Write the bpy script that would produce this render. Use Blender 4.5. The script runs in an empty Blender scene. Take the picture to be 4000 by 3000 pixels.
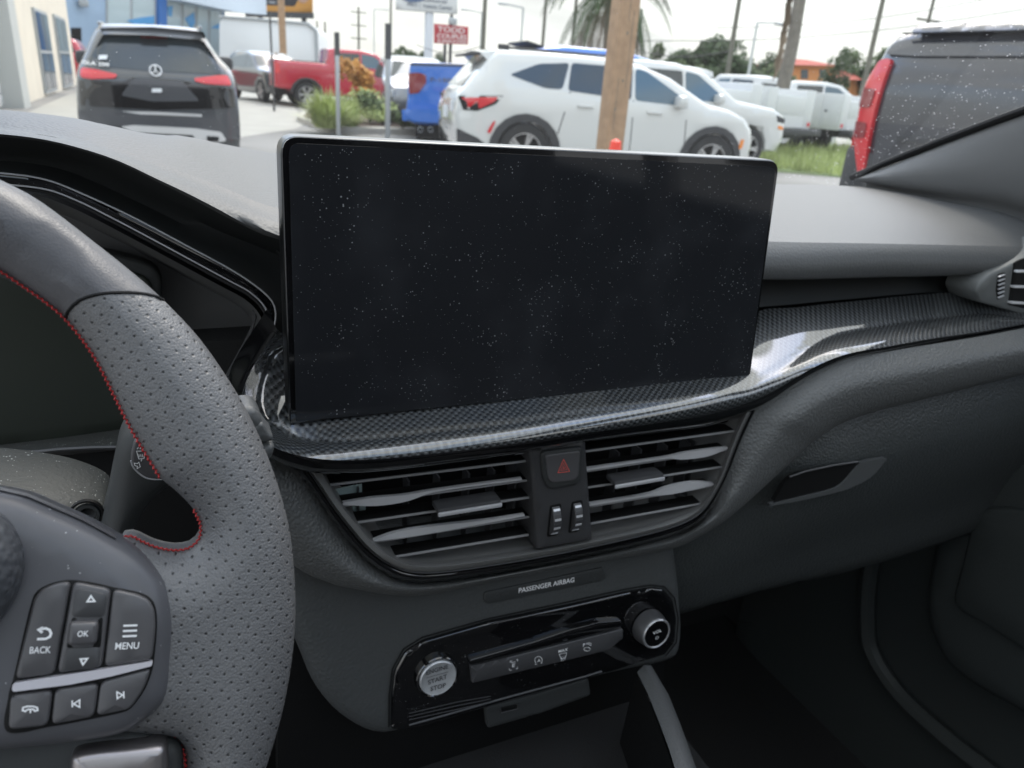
import bpy, bmesh, math, random
import numpy as np
from mathutils import Vector, Matrix, geometry
random.seed(7); rng = np.random.default_rng(7)
S = bpy.context.scene
COL = S.collection
# ------------------------------------------------------------------ camera
EYE = Vector((0, 0, 1.2))
F = 1603.7                       # focal length in units of the 2212-wide measuring picture
def cam_matrix(s=.075, h=1166/2900, vx=8535):
    up = Vector((s, 1, h)).normalized()
    xa = Vector((vx-2000, -(1500-1166+s*(vx-2000)-1500), -2900.)).normalized()
    xa = (xa-up*xa.dot(up)).normalized()
    ya = up.cross(xa)
    return Matrix((xa, ya, up))
M = cam_matrix()
cd = bpy.data.cameras.new('camera'); cam = bpy.data.objects.new('camera', cd); COL.objects.link(cam)
cd.sensor_width = 36; cd.lens = 36*2900/4000; cd.clip_start = .02; cd.clip_end = 2000
cam.matrix_world = Matrix.Translation(EYE) @ M.to_4x4()
cd.dof.use_dof = True; cd.dof.focus_distance = .35; cd.dof.aperture_fstop = 16
S.camera = cam
# ------------------------------------------------------------------ world, sun, exposure
SUN_EL, SUN_ROT = math.radians(52), math.radians(35)
w = bpy.data.worlds.new('World'); S.world = w; w.use_nodes = True
nt = w.node_tree; N = nt.nodes; L = nt.links; N.clear()
out = N.new('ShaderNodeOutputWorld'); bg = N.new('ShaderNodeBackground')
sky = N.new('ShaderNodeTexSky'); sky.sky_type = 'NISHITA'; sky.sun_disc = False
sky.sun_elevation = SUN_EL; sky.sun_rotation = SUN_ROT; sky.air_density = 1.2; sky.dust_density = 2.0
tc = N.new('ShaderNodeTexCoord'); sep = N.new('ShaderNodeSeparateXYZ'); L.new(tc.outputs['Generated'], sep.inputs[0])
mp = N.new('ShaderNodeMapping'); mp.inputs['Scale'].default_value = (1, 1, 3.2); L.new(tc.outputs['Generated'], mp.inputs[0])
cn = N.new('ShaderNodeTexNoise'); cn.inputs['Scale'].default_value = 2.6; cn.inputs['Detail'].default_value = 6; cn.inputs['Distortion'].default_value = .6
L.new(mp.outputs[0], cn.inputs[0])
cr = N.new('ShaderNodeValToRGB'); cr.color_ramp.elements[0].position = .38; cr.color_ramp.elements[1].position = .54
L.new(cn.outputs[0], cr.inputs[0])
hr = N.new('ShaderNodeMapRange'); hr.inputs['From Min'].default_value = .1; hr.inputs['From Max'].default_value = .6
hr.inputs['To Min'].default_value = 1; hr.inputs['To Max'].default_value = 0; L.new(sep.outputs[2], hr.inputs[0])
mx = N.new('ShaderNodeMath'); mx.operation = 'MAXIMUM'; L.new(cr.outputs[0], mx.inputs[0])
hs = N.new('ShaderNodeMath'); hs.operation = 'MULTIPLY'; hs.inputs[1].default_value = .97; L.new(hr.outputs[0], hs.inputs[0]); L.new(hs.outputs[0], mx.inputs[1])
lum = N.new('ShaderNodeMapRange'); lum.inputs['From Min'].default_value = 0; lum.inputs['From Max'].default_value = .8
lum.inputs['To Min'].default_value = 6.1; lum.inputs['To Max'].default_value = 13; L.new(sep.outputs[2], lum.inputs[0])
cl = N.new('ShaderNodeVectorMath'); cl.operation = 'SCALE'; cl.inputs[0].default_value = (.985, 1.0, .985); L.new(lum.outputs[0], cl.inputs['Scale'])
n2 = N.new('ShaderNodeTexNoise'); n2.inputs['Scale'].default_value = 5; n2.inputs['Detail'].default_value = 5; L.new(mp.outputs[0], n2.inputs[0])
n2r = N.new('ShaderNodeMapRange'); n2r.inputs['From Min'].default_value = .3; n2r.inputs['From Max'].default_value = .7
n2r.inputs['To Min'].default_value = .72; n2r.inputs['To Max'].default_value = 1.1; L.new(n2.outputs[0], n2r.inputs[0])
cl2 = N.new('ShaderNodeVectorMath'); cl2.operation = 'SCALE'; L.new(cl.outputs[0], cl2.inputs[0]); L.new(n2r.outputs[0], cl2.inputs['Scale'])
sk2 = N.new('ShaderNodeVectorMath'); sk2.operation = 'SCALE'; sk2.inputs['Scale'].default_value = 4.0; L.new(sky.outputs[0], sk2.inputs[0])
mix = N.new('ShaderNodeMix'); mix.data_type = 'RGBA'; L.new(mx.outputs[0], mix.inputs[0]); L.new(sk2.outputs[0], mix.inputs[6]); L.new(cl2.outputs[0], mix.inputs[7])
bg.inputs[1].default_value = .1; L.new(mix.outputs[2], bg.inputs[0]); L.new(bg.outputs[0], out.inputs[0])
sl = bpy.data.lights.new('sun', 'SUN'); sl.energy = .7; sl.angle = math.radians(12); sl.color = (1, .96, .9)
so = bpy.data.objects.new('sun', sl); COL.objects.link(so)
sdir = Vector((math.sin(SUN_ROT)*math.cos(SUN_EL), math.cos(SUN_ROT)*math.cos(SUN_EL), math.sin(SUN_EL)))
so.rotation_euler = sdir.to_track_quat('Z', 'Y').to_euler(); so.location = (0, 0, 30)
S.view_settings.view_transform = 'Standard'; S.view_settings.look = 'None'; S.view_settings.gamma = 1
S.view_settings.exposure = 0.85
S.render.engine = 'CYCLES'
S.cycles.max_bounces = 10; S.cycles.transparent_max_bounces = 12
# ------------------------------------------------------------------ rays
def ray(x, y): return M @ Vector(((x-1106)/F, -(y-829.5)/F, -1))
def P(x, y, Y): r = ray(x, y); return EYE + r*(Y/r.y)
def PX(x, y, X): r = ray(x, y); return EYE + r*(X/r.x)
def PZ(x, y, z): r = ray(x, y); return EYE + r*((z-EYE.z)/r.z)
def GD(x, d, z=0.):              # point of column x at camera depth d and height z
    cx = (x-1106)/F; cy = ((z-EYE.z)/d - M[2][0]*cx + M[2][2])/M[2][1]
    return EYE + M @ Vector((cx, cy, -1))*d
class Fr:
    def __init__(s, o, ux, uy=None, n=None):
        s.o = Vector(o); s.ux = Vector(ux).normalized()
        if n is None: n = s.ux.cross(Vector(uy))
        s.n = Vector(n).normalized(); s.uy = s.n.cross(s.ux).normalized(); s.ux = s.uy.cross(s.n).normalized()
    def uv(s, x, y):
        r = ray(x, y); t = (s.o-EYE).dot(s.n)/r.dot(s.n); q = EYE + r*t - s.o
        return (q.dot(s.ux), q.dot(s.uy))
    def pt(s, u, v, h=0): return s.o + s.ux*u + s.uy*v + s.n*h
    def px(s, x, y, h=0): u, v = s.uv(x, y); return s.pt(u, v, h)
    def up(s, h): return Fr(s.o+s.n*h, s.ux, None, s.n)
# ------------------------------------------------------------------ objects
WL = {}
def tag(o, label, cat, group=None, kind=None):
    if label: o['label'] = label
    if cat: o['category'] = cat
    if group: o['group'] = group
    if kind: o['kind'] = kind
    return o
def thing(name, loc, label, cat, group=None, rz=None):
    o = bpy.data.objects.new(name, None); COL.objects.link(o); o.location = loc; o.empty_display_size = .1
    if rz is not None: o.rotation_euler = (0, 0, rz); WL[o] = Vector((0, 0, 0))
    else: WL[o] = Vector(loc)
    return tag(o, label, cat, group)
def mk(name, vf, mat, parent=None, smooth=True, sharp=35, label=None):
    v, f = vf[0], vf[1]; uv = vf[2] if len(vf) > 2 else None
    v = [Vector(p) for p in v]
    c = sum(v, Vector())/len(v)
    me = bpy.data.meshes.new(name); me.from_pydata([p-c for p in v], [], f)
    if uv is not None:
        ul = me.uv_layers.new(name='UVMap')
        for l in me.loops: ul.data[l.index].uv = uv[l.vertex_index]
    me.materials.append(mat)
    if smooth:
        me.polygons.foreach_set('use_smooth', [True]*len(me.polygons))
        me.set_sharp_from_angle(angle=math.radians(sharp))
    me.validate()
    o = bpy.data.objects.new(name, me); COL.objects.link(o)
    WL[o] = c
    if parent: o.parent = parent; o.location = c-WL[parent]
    else: o.location = c
    if label: o['label'] = label
    return o
def join(*vfs):
    V, Fc = [], []
    for vf in vfs:
        b = len(V); V += list(vf[0]); Fc += [[i+b for i in f] for f in vf[1]]
    return V, Fc
def cr_pts(pts, n, closed=False):
    P0 = [Vector(p) for p in pts]
    if len(P0[0]) == 2: P0 = [p.to_3d() for p in P0]; two = True
    else: two = False
    m = len(P0); segs = m if closed else m-1
    d = [0]
    for i in range(segs): d.append(d[-1]+max((P0[(i+1) % m]-P0[i]).length, 1e-9))
    out = []
    for k in range(n):
        t = d[-1]*k/(n if closed else n-1); i = 0
        while i < segs-1 and d[i+1] < t: i += 1
        a = (t-d[i])/(d[i+1]-d[i])
        p1, p2 = P0[i], P0[(i+1) % m]
        p0 = P0[i-1] if (i > 0 or closed) else p1+(p1-p2)
        p3 = P0[(i+2) % m] if (i+2 < m or closed) else p2+(p2-p1)
        h = d[i+1]-d[i]
        def dd(a_, b_): return max((b_-a_).length, 1e-9)
        m1 = ((p2-p0)/(dd(p0, p1)+h))*h; m2 = ((p3-p1)/(dd(p2, p3)+h))*h
        a2, a3 = a*a, a*a*a
        q = p1*(2*a3-3*a2+1)+m1*(a3-2*a2+a)+p2*(-2*a3+3*a2)+m2*(a3-a2)
        out.append(q)
    return [q.to_2d() for q in out] if two else out
def loft(rows, n=40, m=1, closed=False, flip=False, smoothrows=True):
    R = [cr_pts(r, n, closed) for r in rows]
    if m > 1:
        cols = []
        K = (len(R)-1)*m+1
        for j in range(n):
            ctl = [r[j] for r in R]; col = []
            for k in range(K):
                i = min(k//m, len(R)-2); a = k/m-i
                p1, p2 = ctl[i], ctl[i+1]
                if smoothrows:
                    p0 = ctl[i-1] if i else p1+(p1-p2); p3 = ctl[i+2] if i+2 < len(ctl) else p2+(p2-p1)
                    m1, m2 = (p2-p0)*.5, (p3-p1)*.5
                    # limit overshoot
                    l = (p2-p1).length
                    if m1.length > 1.5*l: m1 = m1.normalized()*1.5*l
                    if m2.length > 1.5*l: m2 = m2.normalized()*1.5*l
                    a2, a3 = a*a, a*a*a
                    col.append(p1*(2*a3-3*a2+1)+m1*(a3-2*a2+a)+p2*(-2*a3+3*a2)+m2*(a3-a2))
                else: col.append(p1.lerp(p2, a))
            cols.append(col)
        R = [[cols[j][k] for j in range(n)] for k in range(K)]
    V = [p for r in R for p in r]; Fc = []
    for i in range(len(R)-1):
        for j in range(n if closed else n-1):
            a, b = i*n+j, i*n+(j+1) % n; c, d = b+n, a+n
            Fc.append([a, d, c, b] if not flip else [a, b, c, d])
    uv = []
    for i, r in enumerate(R):
        s = 0
        for j, p in enumerate(r):
            if j: s += (p-r[j-1]).length
            t = sum((R[k+1][j]-R[k][j]).length for k in range(i))
            uv.append((s, t))
    return V, Fc, uv
def tube(pts, r, seg=8, cap=True):
    pts = [Vector(p) for p in pts]; V, Fc = [], []
    n = len(pts); rr = r if isinstance(r, (list, tuple)) else [r]*n
    t0 = (pts[1]-pts[0]).normalized(); a = t0.orthogonal().normalized()
    for i, p in enumerate(pts):
        t = (pts[min(i+1, n-1)]-pts[max(i-1, 0)]).normalized()
        a = (a-t*a.dot(t)).normalized(); b = t.cross(a)
        for k in range(seg):
            th = 2*math.pi*k/seg; V.append(p+(a*math.cos(th)+b*math.sin(th))*rr[i])
    for i in range(n-1):
        for k in range(seg):
            Fc.append([i*seg+k, i*seg+(k+1) % seg, (i+1)*seg+(k+1) % seg, (i+1)*seg+k])
    if cap: Fc += [list(range(seg))[::-1], [(n-1)*seg+k for k in range(seg)]]
    return V, Fc
def box(c, sx, sy, sz, ux=(1, 0, 0), uy=(0, 1, 0), uz=(0, 0, 1), b=0.0):
    bm = bmesh.new(); bmesh.ops.create_cube(bm, size=1)
    for v in bm.verts: v.co = Vector((v.co.x*sx, v.co.y*sy, v.co.z*sz))
    if b > 0: bmesh.ops.bevel(bm, geom=list(bm.edges), offset=min(b, .45*min(sx, sy, sz)), segments=2, affect='EDGES', profile=.5)
    c = Vector(c); ux, uy, uz = Vector(ux), Vector(uy), Vector(uz)
    bm.verts.index_update()
    V = [c+ux*v.co.x+uy*v.co.y+uz*v.co.z for v in bm.verts]; Fc = [[v.index for v in f.verts] for f in bm.faces]
    bm.free(); return V, Fc
def bar(a, b, w_, h_, bev=0.0, upv=(0, 0, 1)):     # box from a to b
    a, b = Vector(a), Vector(b); x = (b-a).normalized(); u = Vector(upv)
    y = u.cross(x).normalized(); z = x.cross(y)
    return box((a+b)/2, (b-a).length, w_, h_, x, y, z, bev)
def inside(P_, poly):
    x, y = P_[:, 0], P_[:, 1]; r = np.zeros(len(P_), bool); n = len(poly)
    for i in range(n):
        x1, y1 = poly[i]; x2, y2 = poly[(i+1) % n]
        c = ((y1 > y) != (y2 > y))
        with np.errstate(divide='ignore', invalid='ignore'):
            xi = (x2-x1)*(y-y1)/(y2-y1 if y2 != y1 else 1e-12)+x1
        r ^= c & (x < xi)
    return r
def dist(P_, loops, openl=False):
    D = np.full(len(P_), 1e9)
    for poly in loops:
        n = len(poly)
        for i in range(n-1 if openl else n):
            a = np.array(poly[i]); b = np.array(poly[(i+1) % n]); ab = b-a; l = ab@ab
            t = np.clip(((P_-a)@ab)/l, 0, 1) if l > 1e-18 else np.zeros(len(P_))
            D = np.minimum(D, np.linalg.norm(P_-(a+t[:, None]*ab), axis=1))
    return D
def dens(poly, step, closed=True):
    o = []; n = len(poly)
    for i in range(n if closed else n-1):
        a = np.array(poly[i], float); b = np.array(poly[(i+1) % n], float)
        k = max(1, int(np.linalg.norm(b-a)/step+.5))
        for j in range(k): o.append(tuple(a+(b-a)*j/k))
    if not closed: o.append(tuple(poly[-1]))
    return o
def fillet(poly, r, seg=4):
    o = []; n = len(poly); poly = [np.array(p, float) for p in poly]
    for i in range(n):
        p, a, b = poly[i], poly[i-1], poly[(i+1) % n]
        la, lb = np.linalg.norm(a-p), np.linalg.norm(b-p); rr = min(r, .45*la, .45*lb)
        A, B = p+(a-p)/la*rr, p+(b-p)/lb*rr
        for k in range(seg+1):
            t = k/seg; o.append(tuple(A*(1-t)**2+2*p*t*(1-t)+B*t*t))
    return o
def cdt(loops, res, rings=()):
    loops = [dens(l, res) for l in loops]
    outer = loops[0]; A = np.array(outer); mn, mxx = A.min(0), A.max(0)
    cand = []
    ys = np.arange(mn[1]+res*.5, mxx[1], res*.866)
    for j, y in enumerate(ys):
        xs = np.arange(mn[0]+res*(.5 if j % 2 else 0), mxx[0], res)
        cand += [(x, y) for x in xs]
    pts = []
    ringpts = []
    for lp in loops:
        ar = sum(lp[i][0]*lp[(i+1) % len(lp)][1]-lp[(i+1) % len(lp)][0]*lp[i][1] for i in range(len(lp)))
        sg = (1 if ar > 0 else -1)*(1 if lp is outer else -1)
        for i in range(len(lp)):
            t = np.array(lp[(i+1) % len(lp)])-np.array(lp[i-1]); l = np.linalg.norm(t)
            if l < 1e-12: continue
            nn = np.array((-t[1], t[0]))/l*sg
            for q in rings: ringpts.append((lp[i][0]+nn[0]*q, lp[i][1]+nn[1]*q, q))
    def ok(Pa, need):
        if len(Pa) == 0: return Pa
        m_ = inside(Pa, outer)
        for h in loops[1:]: m_ &= ~inside(Pa, h)
        m_ &= dist(Pa, loops) > need
        return Pa[m_]
    if ringpts:
        Rp = np.array(ringpts)
        for q in rings:
            s = Rp[np.abs(Rp[:, 2]-q) < 1e-12][:, :2]
            pts += [tuple(p) for p in ok(s, q*.93)]
    if cand: pts += [tuple(p) for p in ok(np.array(cand), max(res*.45, (rings[-1]*1.15 if rings else 0)))]
    V = []; E_ = []
    for lp in loops:
        b = len(V); V += [Vector(p) for p in lp]; n = len(lp); E_ += [(b+i, b+(i+1) % n) for i in range(n)]
    nb = len(V)
    V += [Vector(p) for p in pts]
    r = geometry.delaunay_2d_cdt(V, E_, [], 0, 1e-7)
    vs = np.array([tuple(v) for v in r[0]]); tris = r[2]
    cen = np.array([vs[list(t)].mean(0) for t in tris])
    m_ = inside(cen, outer)
    for h in loops[1:]: m_ &= ~inside(cen, h)
    T = []
    for t, k in zip(tris, m_):
        if not k: continue
        t = list(t); a, b, c = vs[t[0]], vs[t[1]], vs[t[2]]
        if (b[0]-a[0])*(c[1]-a[1])-(c[0]-a[0])*(b[1]-a[1]) < 0: t = t[::-1]
        T.append(t)
    return vs, T, loops
def bedges(T):
    cnt = {}
    for t in T:
        for i in range(len(t)):
            a, b = t[i], t[(i+1) % len(t)]; cnt[(a, b)] = 1
    return [(a, b) for a, b in cnt if (b, a) not in cnt]
def pillow(loops, fr, r=.003, h=None, res=None, depth=.004, dl=None, hf=None, uvs=1.0):
    """solid rounded-over plate: loops in the frame's own (u, v); h rise, r rounding radius"""
    if not isinstance(loops[0][0], (tuple, list, np.ndarray, Vector)): loops = [loops]
    h = r if h is None else h
    A = np.array(loops[0]); ext = (A.max(0)-A.min(0)).max()
    res = res or ext/22
    vs, T, lp = cdt([list(map(tuple, l)) for l in loops], res, (r*.1, r*.35, r*.7) if r > 0 else ())
    if dl is None: D = dist(vs, lp)
    else: D = dist(vs, dl, True)
    D = np.clip(D/max(r, 1e-9), 0, 1); H = h*np.sqrt(np.clip(1-(1-D)**2, 0, 1))
    if hf is not None: H = H+np.array([hf(p[0], p[1]) for p in vs])
    V = [fr.pt(p[0], p[1], H[i]) for i, p in enumerate(vs)]
    UV = [(p[0]*uvs, p[1]*uvs) for p in vs]
    Fc = [list(t) for t in T]
    if depth > 0:
        be = bedges(T); mp_ = {}
        for a, b in be:
            for q in (a, b):
                if q not in mp_: mp_[q] = len(V); V.append(fr.pt(vs[q][0], vs[q][1], -depth)); UV.append(UV[q])
        for a, b in be: Fc.append([b, a, mp_[a], mp_[b]])
    return V, Fc, UV
def pxp(fr, pts): return [fr.uv(*p) for p in pts]
def plate(name, px, fr, mat, parent, r=.0015, h=None, fil=.0015, res=None, depth=.003, closed_curve=0, label=None):
    uv = pxp(fr, px)
    if closed_curve: uv = [tuple(p) for p in cr_pts(uv, closed_curve, True)]
    elif fil: uv = fillet(uv, fil)
    return mk(name, pillow(uv, fr, r, h, res, depth), mat, parent, label=label)
def strip2(upper, lower, fr, h=0.0, depth=.001, n=30):
    a = cr_pts([fr.uv(*p) for p in upper], n); b = cr_pts([fr.uv(*p) for p in lower], n)
    V = [fr.pt(p.x, p.y, h) for p in a]+[fr.pt(p.x, p.y, h) for p in b]+[fr.pt(p.x, p.y, h-depth) for p in a]+[fr.pt(p.x, p.y, h-depth) for p in b]
    Fc = []
    for i in range(n-1): Fc += [[n+i, n+i+1, i+1, i], [i, i+1, 2*n+i+1, 2*n+i], [3*n+i, 3*n+i+1, n+i+1, n+i]]
    return V, Fc
def stroke(pts, wd, fr, h=0.0002, closed=False, th=.0001):     # flat printed line in frame uv
    pts = [np.array(p, float) for p in pts]; n = len(pts); V = []; Fc = []
    for i in range(n):
        if closed: t1, t2 = pts[i]-pts[i-1], pts[(i+1) % n]-pts[i]
        else: t1 = pts[i]-pts[max(i-1, 0)]; t2 = pts[min(i+1, n-1)]-pts[i]
        if np.linalg.norm(t1) < 1e-12: t1 = t2
        if np.linalg.norm(t2) < 1e-12: t2 = t1
        t1 = t1/np.linalg.norm(t1); t2 = t2/np.linalg.norm(t2); b = t1+t2; b /= max(np.linalg.norm(b), 1e-9)
        nn = np.array((-b[1], b[0])); s = wd/2/max(.5, abs(np.dot(nn, (-t1[1], t1[0]))))
        V += [fr.pt(*(pts[i]+nn*s), h), fr.pt(*(pts[i]-nn*s), h)]
    for i in range(n if closed else n-1):
        j = (i+1) % n; Fc.append([2*i, 2*i+1, 2*j+1, 2*j])
    return V, Fc
def circ(c, r, n=20, a0=0, a1=2*math.pi, ry=None):
    ry = ry or r
    full = abs(a1-a0-2*math.pi) < 1e-6
    return [(c[0]+r*math.cos(a0+(a1-a0)*k/(n if full else n-1)), c[1]+ry*math.sin(a0+(a1-a0)*k/(n if full else n-1))) for k in range(n)]
def txt(body, fr, p0, p1, cap, h=.0002, thick=0.00005, bold=0.0, uvmode=False):
    """lettering fitted between two baseline ends (px or uv) with cap height cap (same unit)"""
    cu = bpy.data.curves.new('lettering', 'FONT'); cu.body = body; cu.size = 1; cu.resolution_u = 3; cu.offset = bold
    ob = bpy.data.objects.new('lettering', cu); COL.objects.link(ob)
    dg = bpy.context.evaluated_depsgraph_get(); me = bpy.data.meshes.new_from_object(ob.evaluated_get(dg))
    co = [v.co.copy() for v in me.vertices]; Fc = [list(p.vertices) for p in me.polygons]
    COL.objects.unlink(ob); bpy.data.objects.remove(ob); bpy.data.curves.remove(cu)
    x0, x1 = min(c.x for c in co), max(c.x for c in co); y0, y1 = min(c.y for c in co), max(c.y for c in co)
    if uvmode: a, b = np.array(p0), np.array(p1); ch = cap
    else:
        a, b = np.array(fr.uv(*p0)), np.array(fr.uv(*p1))
        ch = cap*np.linalg.norm(b-a)/math.dist(p0, p1)
    d = (b-a)/np.linalg.norm(b-a); nn = np.array((-d[1], d[0])); L_ = np.linalg.norm(b-a)
    V = []
    for c in co:
        q = a+d*((c.x-x0)/(x1-x0)*L_)+nn*((c.y-y0)/(y1-y0)*ch); V.append(fr.pt(q[0], q[1], h))
    return V, Fc
def cyl(c, axis, r, l, seg=32, b=0.0, r2=None):
    axis = Vector(axis).normalized(); c = Vector(c); r2 = r if r2 is None else r2
    if b: pts = [(0, 0), (0, r), (l-b, r2), (l-b*.3, r2-b*.3), (l, r2-b), (l, 0)]
    else: pts = [(0, 0), (0, r), (l, r2), (l, 0)]
    return lathe(c, axis, pts, seg)
def lathe(c, axis, prof, seg=32):
    axis = Vector(axis).normalized(); a = axis.orthogonal().normalized(); b = axis.cross(a); c = Vector(c); V = []; Fc = []
    n = len(prof)
    for k in range(seg):
        th = 2*math.pi*k/seg; d = a*math.cos(th)+b*math.sin(th)
        V += [c+axis*z+d*r for z, r in prof]
    for k in range(seg):
        k2 = (k+1) % seg
        for i in range(n-1): Fc.append([k*n+i, k2*n+i, k2*n+i+1, k*n+i+1])
    return V, Fc
# ------------------------------------------------------------------ materials
MT = {}
def mat(name, col, rough=.5, metal=0, spec=.5, coat=0, coatr=.03, bump=None, speck=None, emis=None, ior=None, var=None, vor=None):
    """bump=(scale,strength,dist) noise grain; vor=(scale,strength,dist) cell grain; speck=(scale,size,colour) dust; var=(scale,amount)"""
    if name in MT: return MT[name]
    m = bpy.data.materials.new(name); m.use_nodes = True; nt = m.node_tree; b = nt.nodes['Principled BSDF']; n = nt.nodes; l = nt.links
    b.inputs['Base Color'].default_value = (*col, 1); b.inputs['Roughness'].default_value = rough; b.inputs['Metallic'].default_value = metal
    b.inputs['Specular IOR Level'].default_value = spec; b.inputs['Coat Weight'].default_value = coat; b.inputs['Coat Roughness'].default_value = coatr
    if ior: b.inputs['IOR'].default_value = ior
    if emis: b.inputs['Emission Color'].default_value = (*emis[0], 1); b.inputs['Emission Strength'].default_value = emis[1]
    tc = n.new('ShaderNodeTexCoord'); src = None; colsock = None
    if var:
        t = n.new('ShaderNodeTexNoise'); t.inputs['Scale'].default_value = var[0]; t.inputs['Detail'].default_value = 5; l.new(tc.outputs['Object'], t.inputs[0])
        r = n.new('ShaderNodeMapRange'); r.inputs['From Min'].default_value = .3; r.inputs['From Max'].default_value = .7
        r.inputs['To Min'].default_value = 1-var[1]; r.inputs['To Max'].default_value = 1+var[1]; l.new(t.outputs[0], r.inputs[0])
        s = n.new('ShaderNodeVectorMath'); s.operation = 'SCALE'; s.inputs[0].default_value = col; l.new(r.outputs[0], s.inputs['Scale']); colsock = s.outputs[0]
        l.new(colsock, b.inputs['Base Color'])
    if bump:
        t = n.new('ShaderNodeTexNoise'); t.inputs['Scale'].default_value = bump[0]; t.inputs['Detail'].default_value = 3; l.new(tc.outputs['Object'], t.inputs[0])
        bp = n.new('ShaderNodeBump'); bp.inputs['Strength'].default_value = bump[1]; bp.inputs['Distance'].default_value = bump[2]
        l.new(t.outputs[0], bp.inputs['Height']); l.new(bp.outputs[0], b.inputs['Normal']); src = bp
    if vor:
        t = n.new('ShaderNodeTexVoronoi'); t.inputs['Scale'].default_value = vor[0]; t.feature = 'SMOOTH_F1'; t.inputs['Smoothness'].default_value = .5; l.new(tc.outputs['Object'], t.inputs['Vector'])
        bp = n.new('ShaderNodeBump'); bp.inputs['Strength'].default_value = vor[1]; bp.inputs['Distance'].default_value = vor[2]; bp.invert = True
        l.new(t.outputs[0], bp.inputs['Height'])
        if src: l.new(src.outputs[0], bp.inputs['Normal'])
        l.new(bp.outputs[0], b.inputs['Normal'])
    if speck:
        t = n.new('ShaderNodeTexVoronoi'); t.inputs['Scale'].default_value = speck[0]; l.new(tc.outputs['Object'], t.inputs['Vector'])
        sx = n.new('ShaderNodeSeparateColor'); l.new(t.outputs['Color'], sx.inputs[0])
        # random speck radius per cell, clustered by a slow noise
        sn = n.new('ShaderNodeTexNoise'); sn.inputs['Scale'].default_value = speck[0]*.045; sn.inputs['Detail'].default_value = 3; l.new(tc.outputs['Object'], sn.inputs[0])
        a = n.new('ShaderNodeMapRange'); a.inputs['From Min'].default_value = .25; a.inputs['From Max'].default_value = .7; l.new(sn.outputs[0], a.inputs[0])
        p = n.new('ShaderNodeMath'); p.operation = 'POWER'; p.inputs[1].default_value = 7; l.new(sx.outputs[0], p.inputs[0])
        q = n.new('ShaderNodeMath'); q.operation = 'MULTIPLY'; l.new(p.outputs[0], q.inputs[0]); l.new(a.outputs[0], q.inputs[1])
        q2 = n.new('ShaderNodeMath'); q2.operation = 'MULTIPLY'; q2.inputs[1].default_value = speck[1]; l.new(q.outputs[0], q2.inputs[0])
        c = n.new('ShaderNodeMath'); c.operation = 'LESS_THAN'; l.new(t.outputs['Distance'], c.inputs[0]); l.new(q2.outputs[0], c.inputs[1])
        mx = n.new('ShaderNodeMix'); mx.data_type = 'RGBA'; l.new(c.outputs[0], mx.inputs[0])
        if colsock: l.new(colsock, mx.inputs[6])
        else: mx.inputs[6].default_value = (*col, 1)
        mx.inputs[7].default_value = (*speck[2], 1); l.new(mx.outputs[2], b.inputs['Base Color'])
        r = n.new('ShaderNodeMapRange'); r.inputs['To Min'].default_value = rough; r.inputs['To Max'].default_value = .9; l.new(c.outputs[0], r.inputs[0]); l.new(r.outputs[0], b.inputs['Roughness'])
    MT[name] = m; return m
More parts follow.
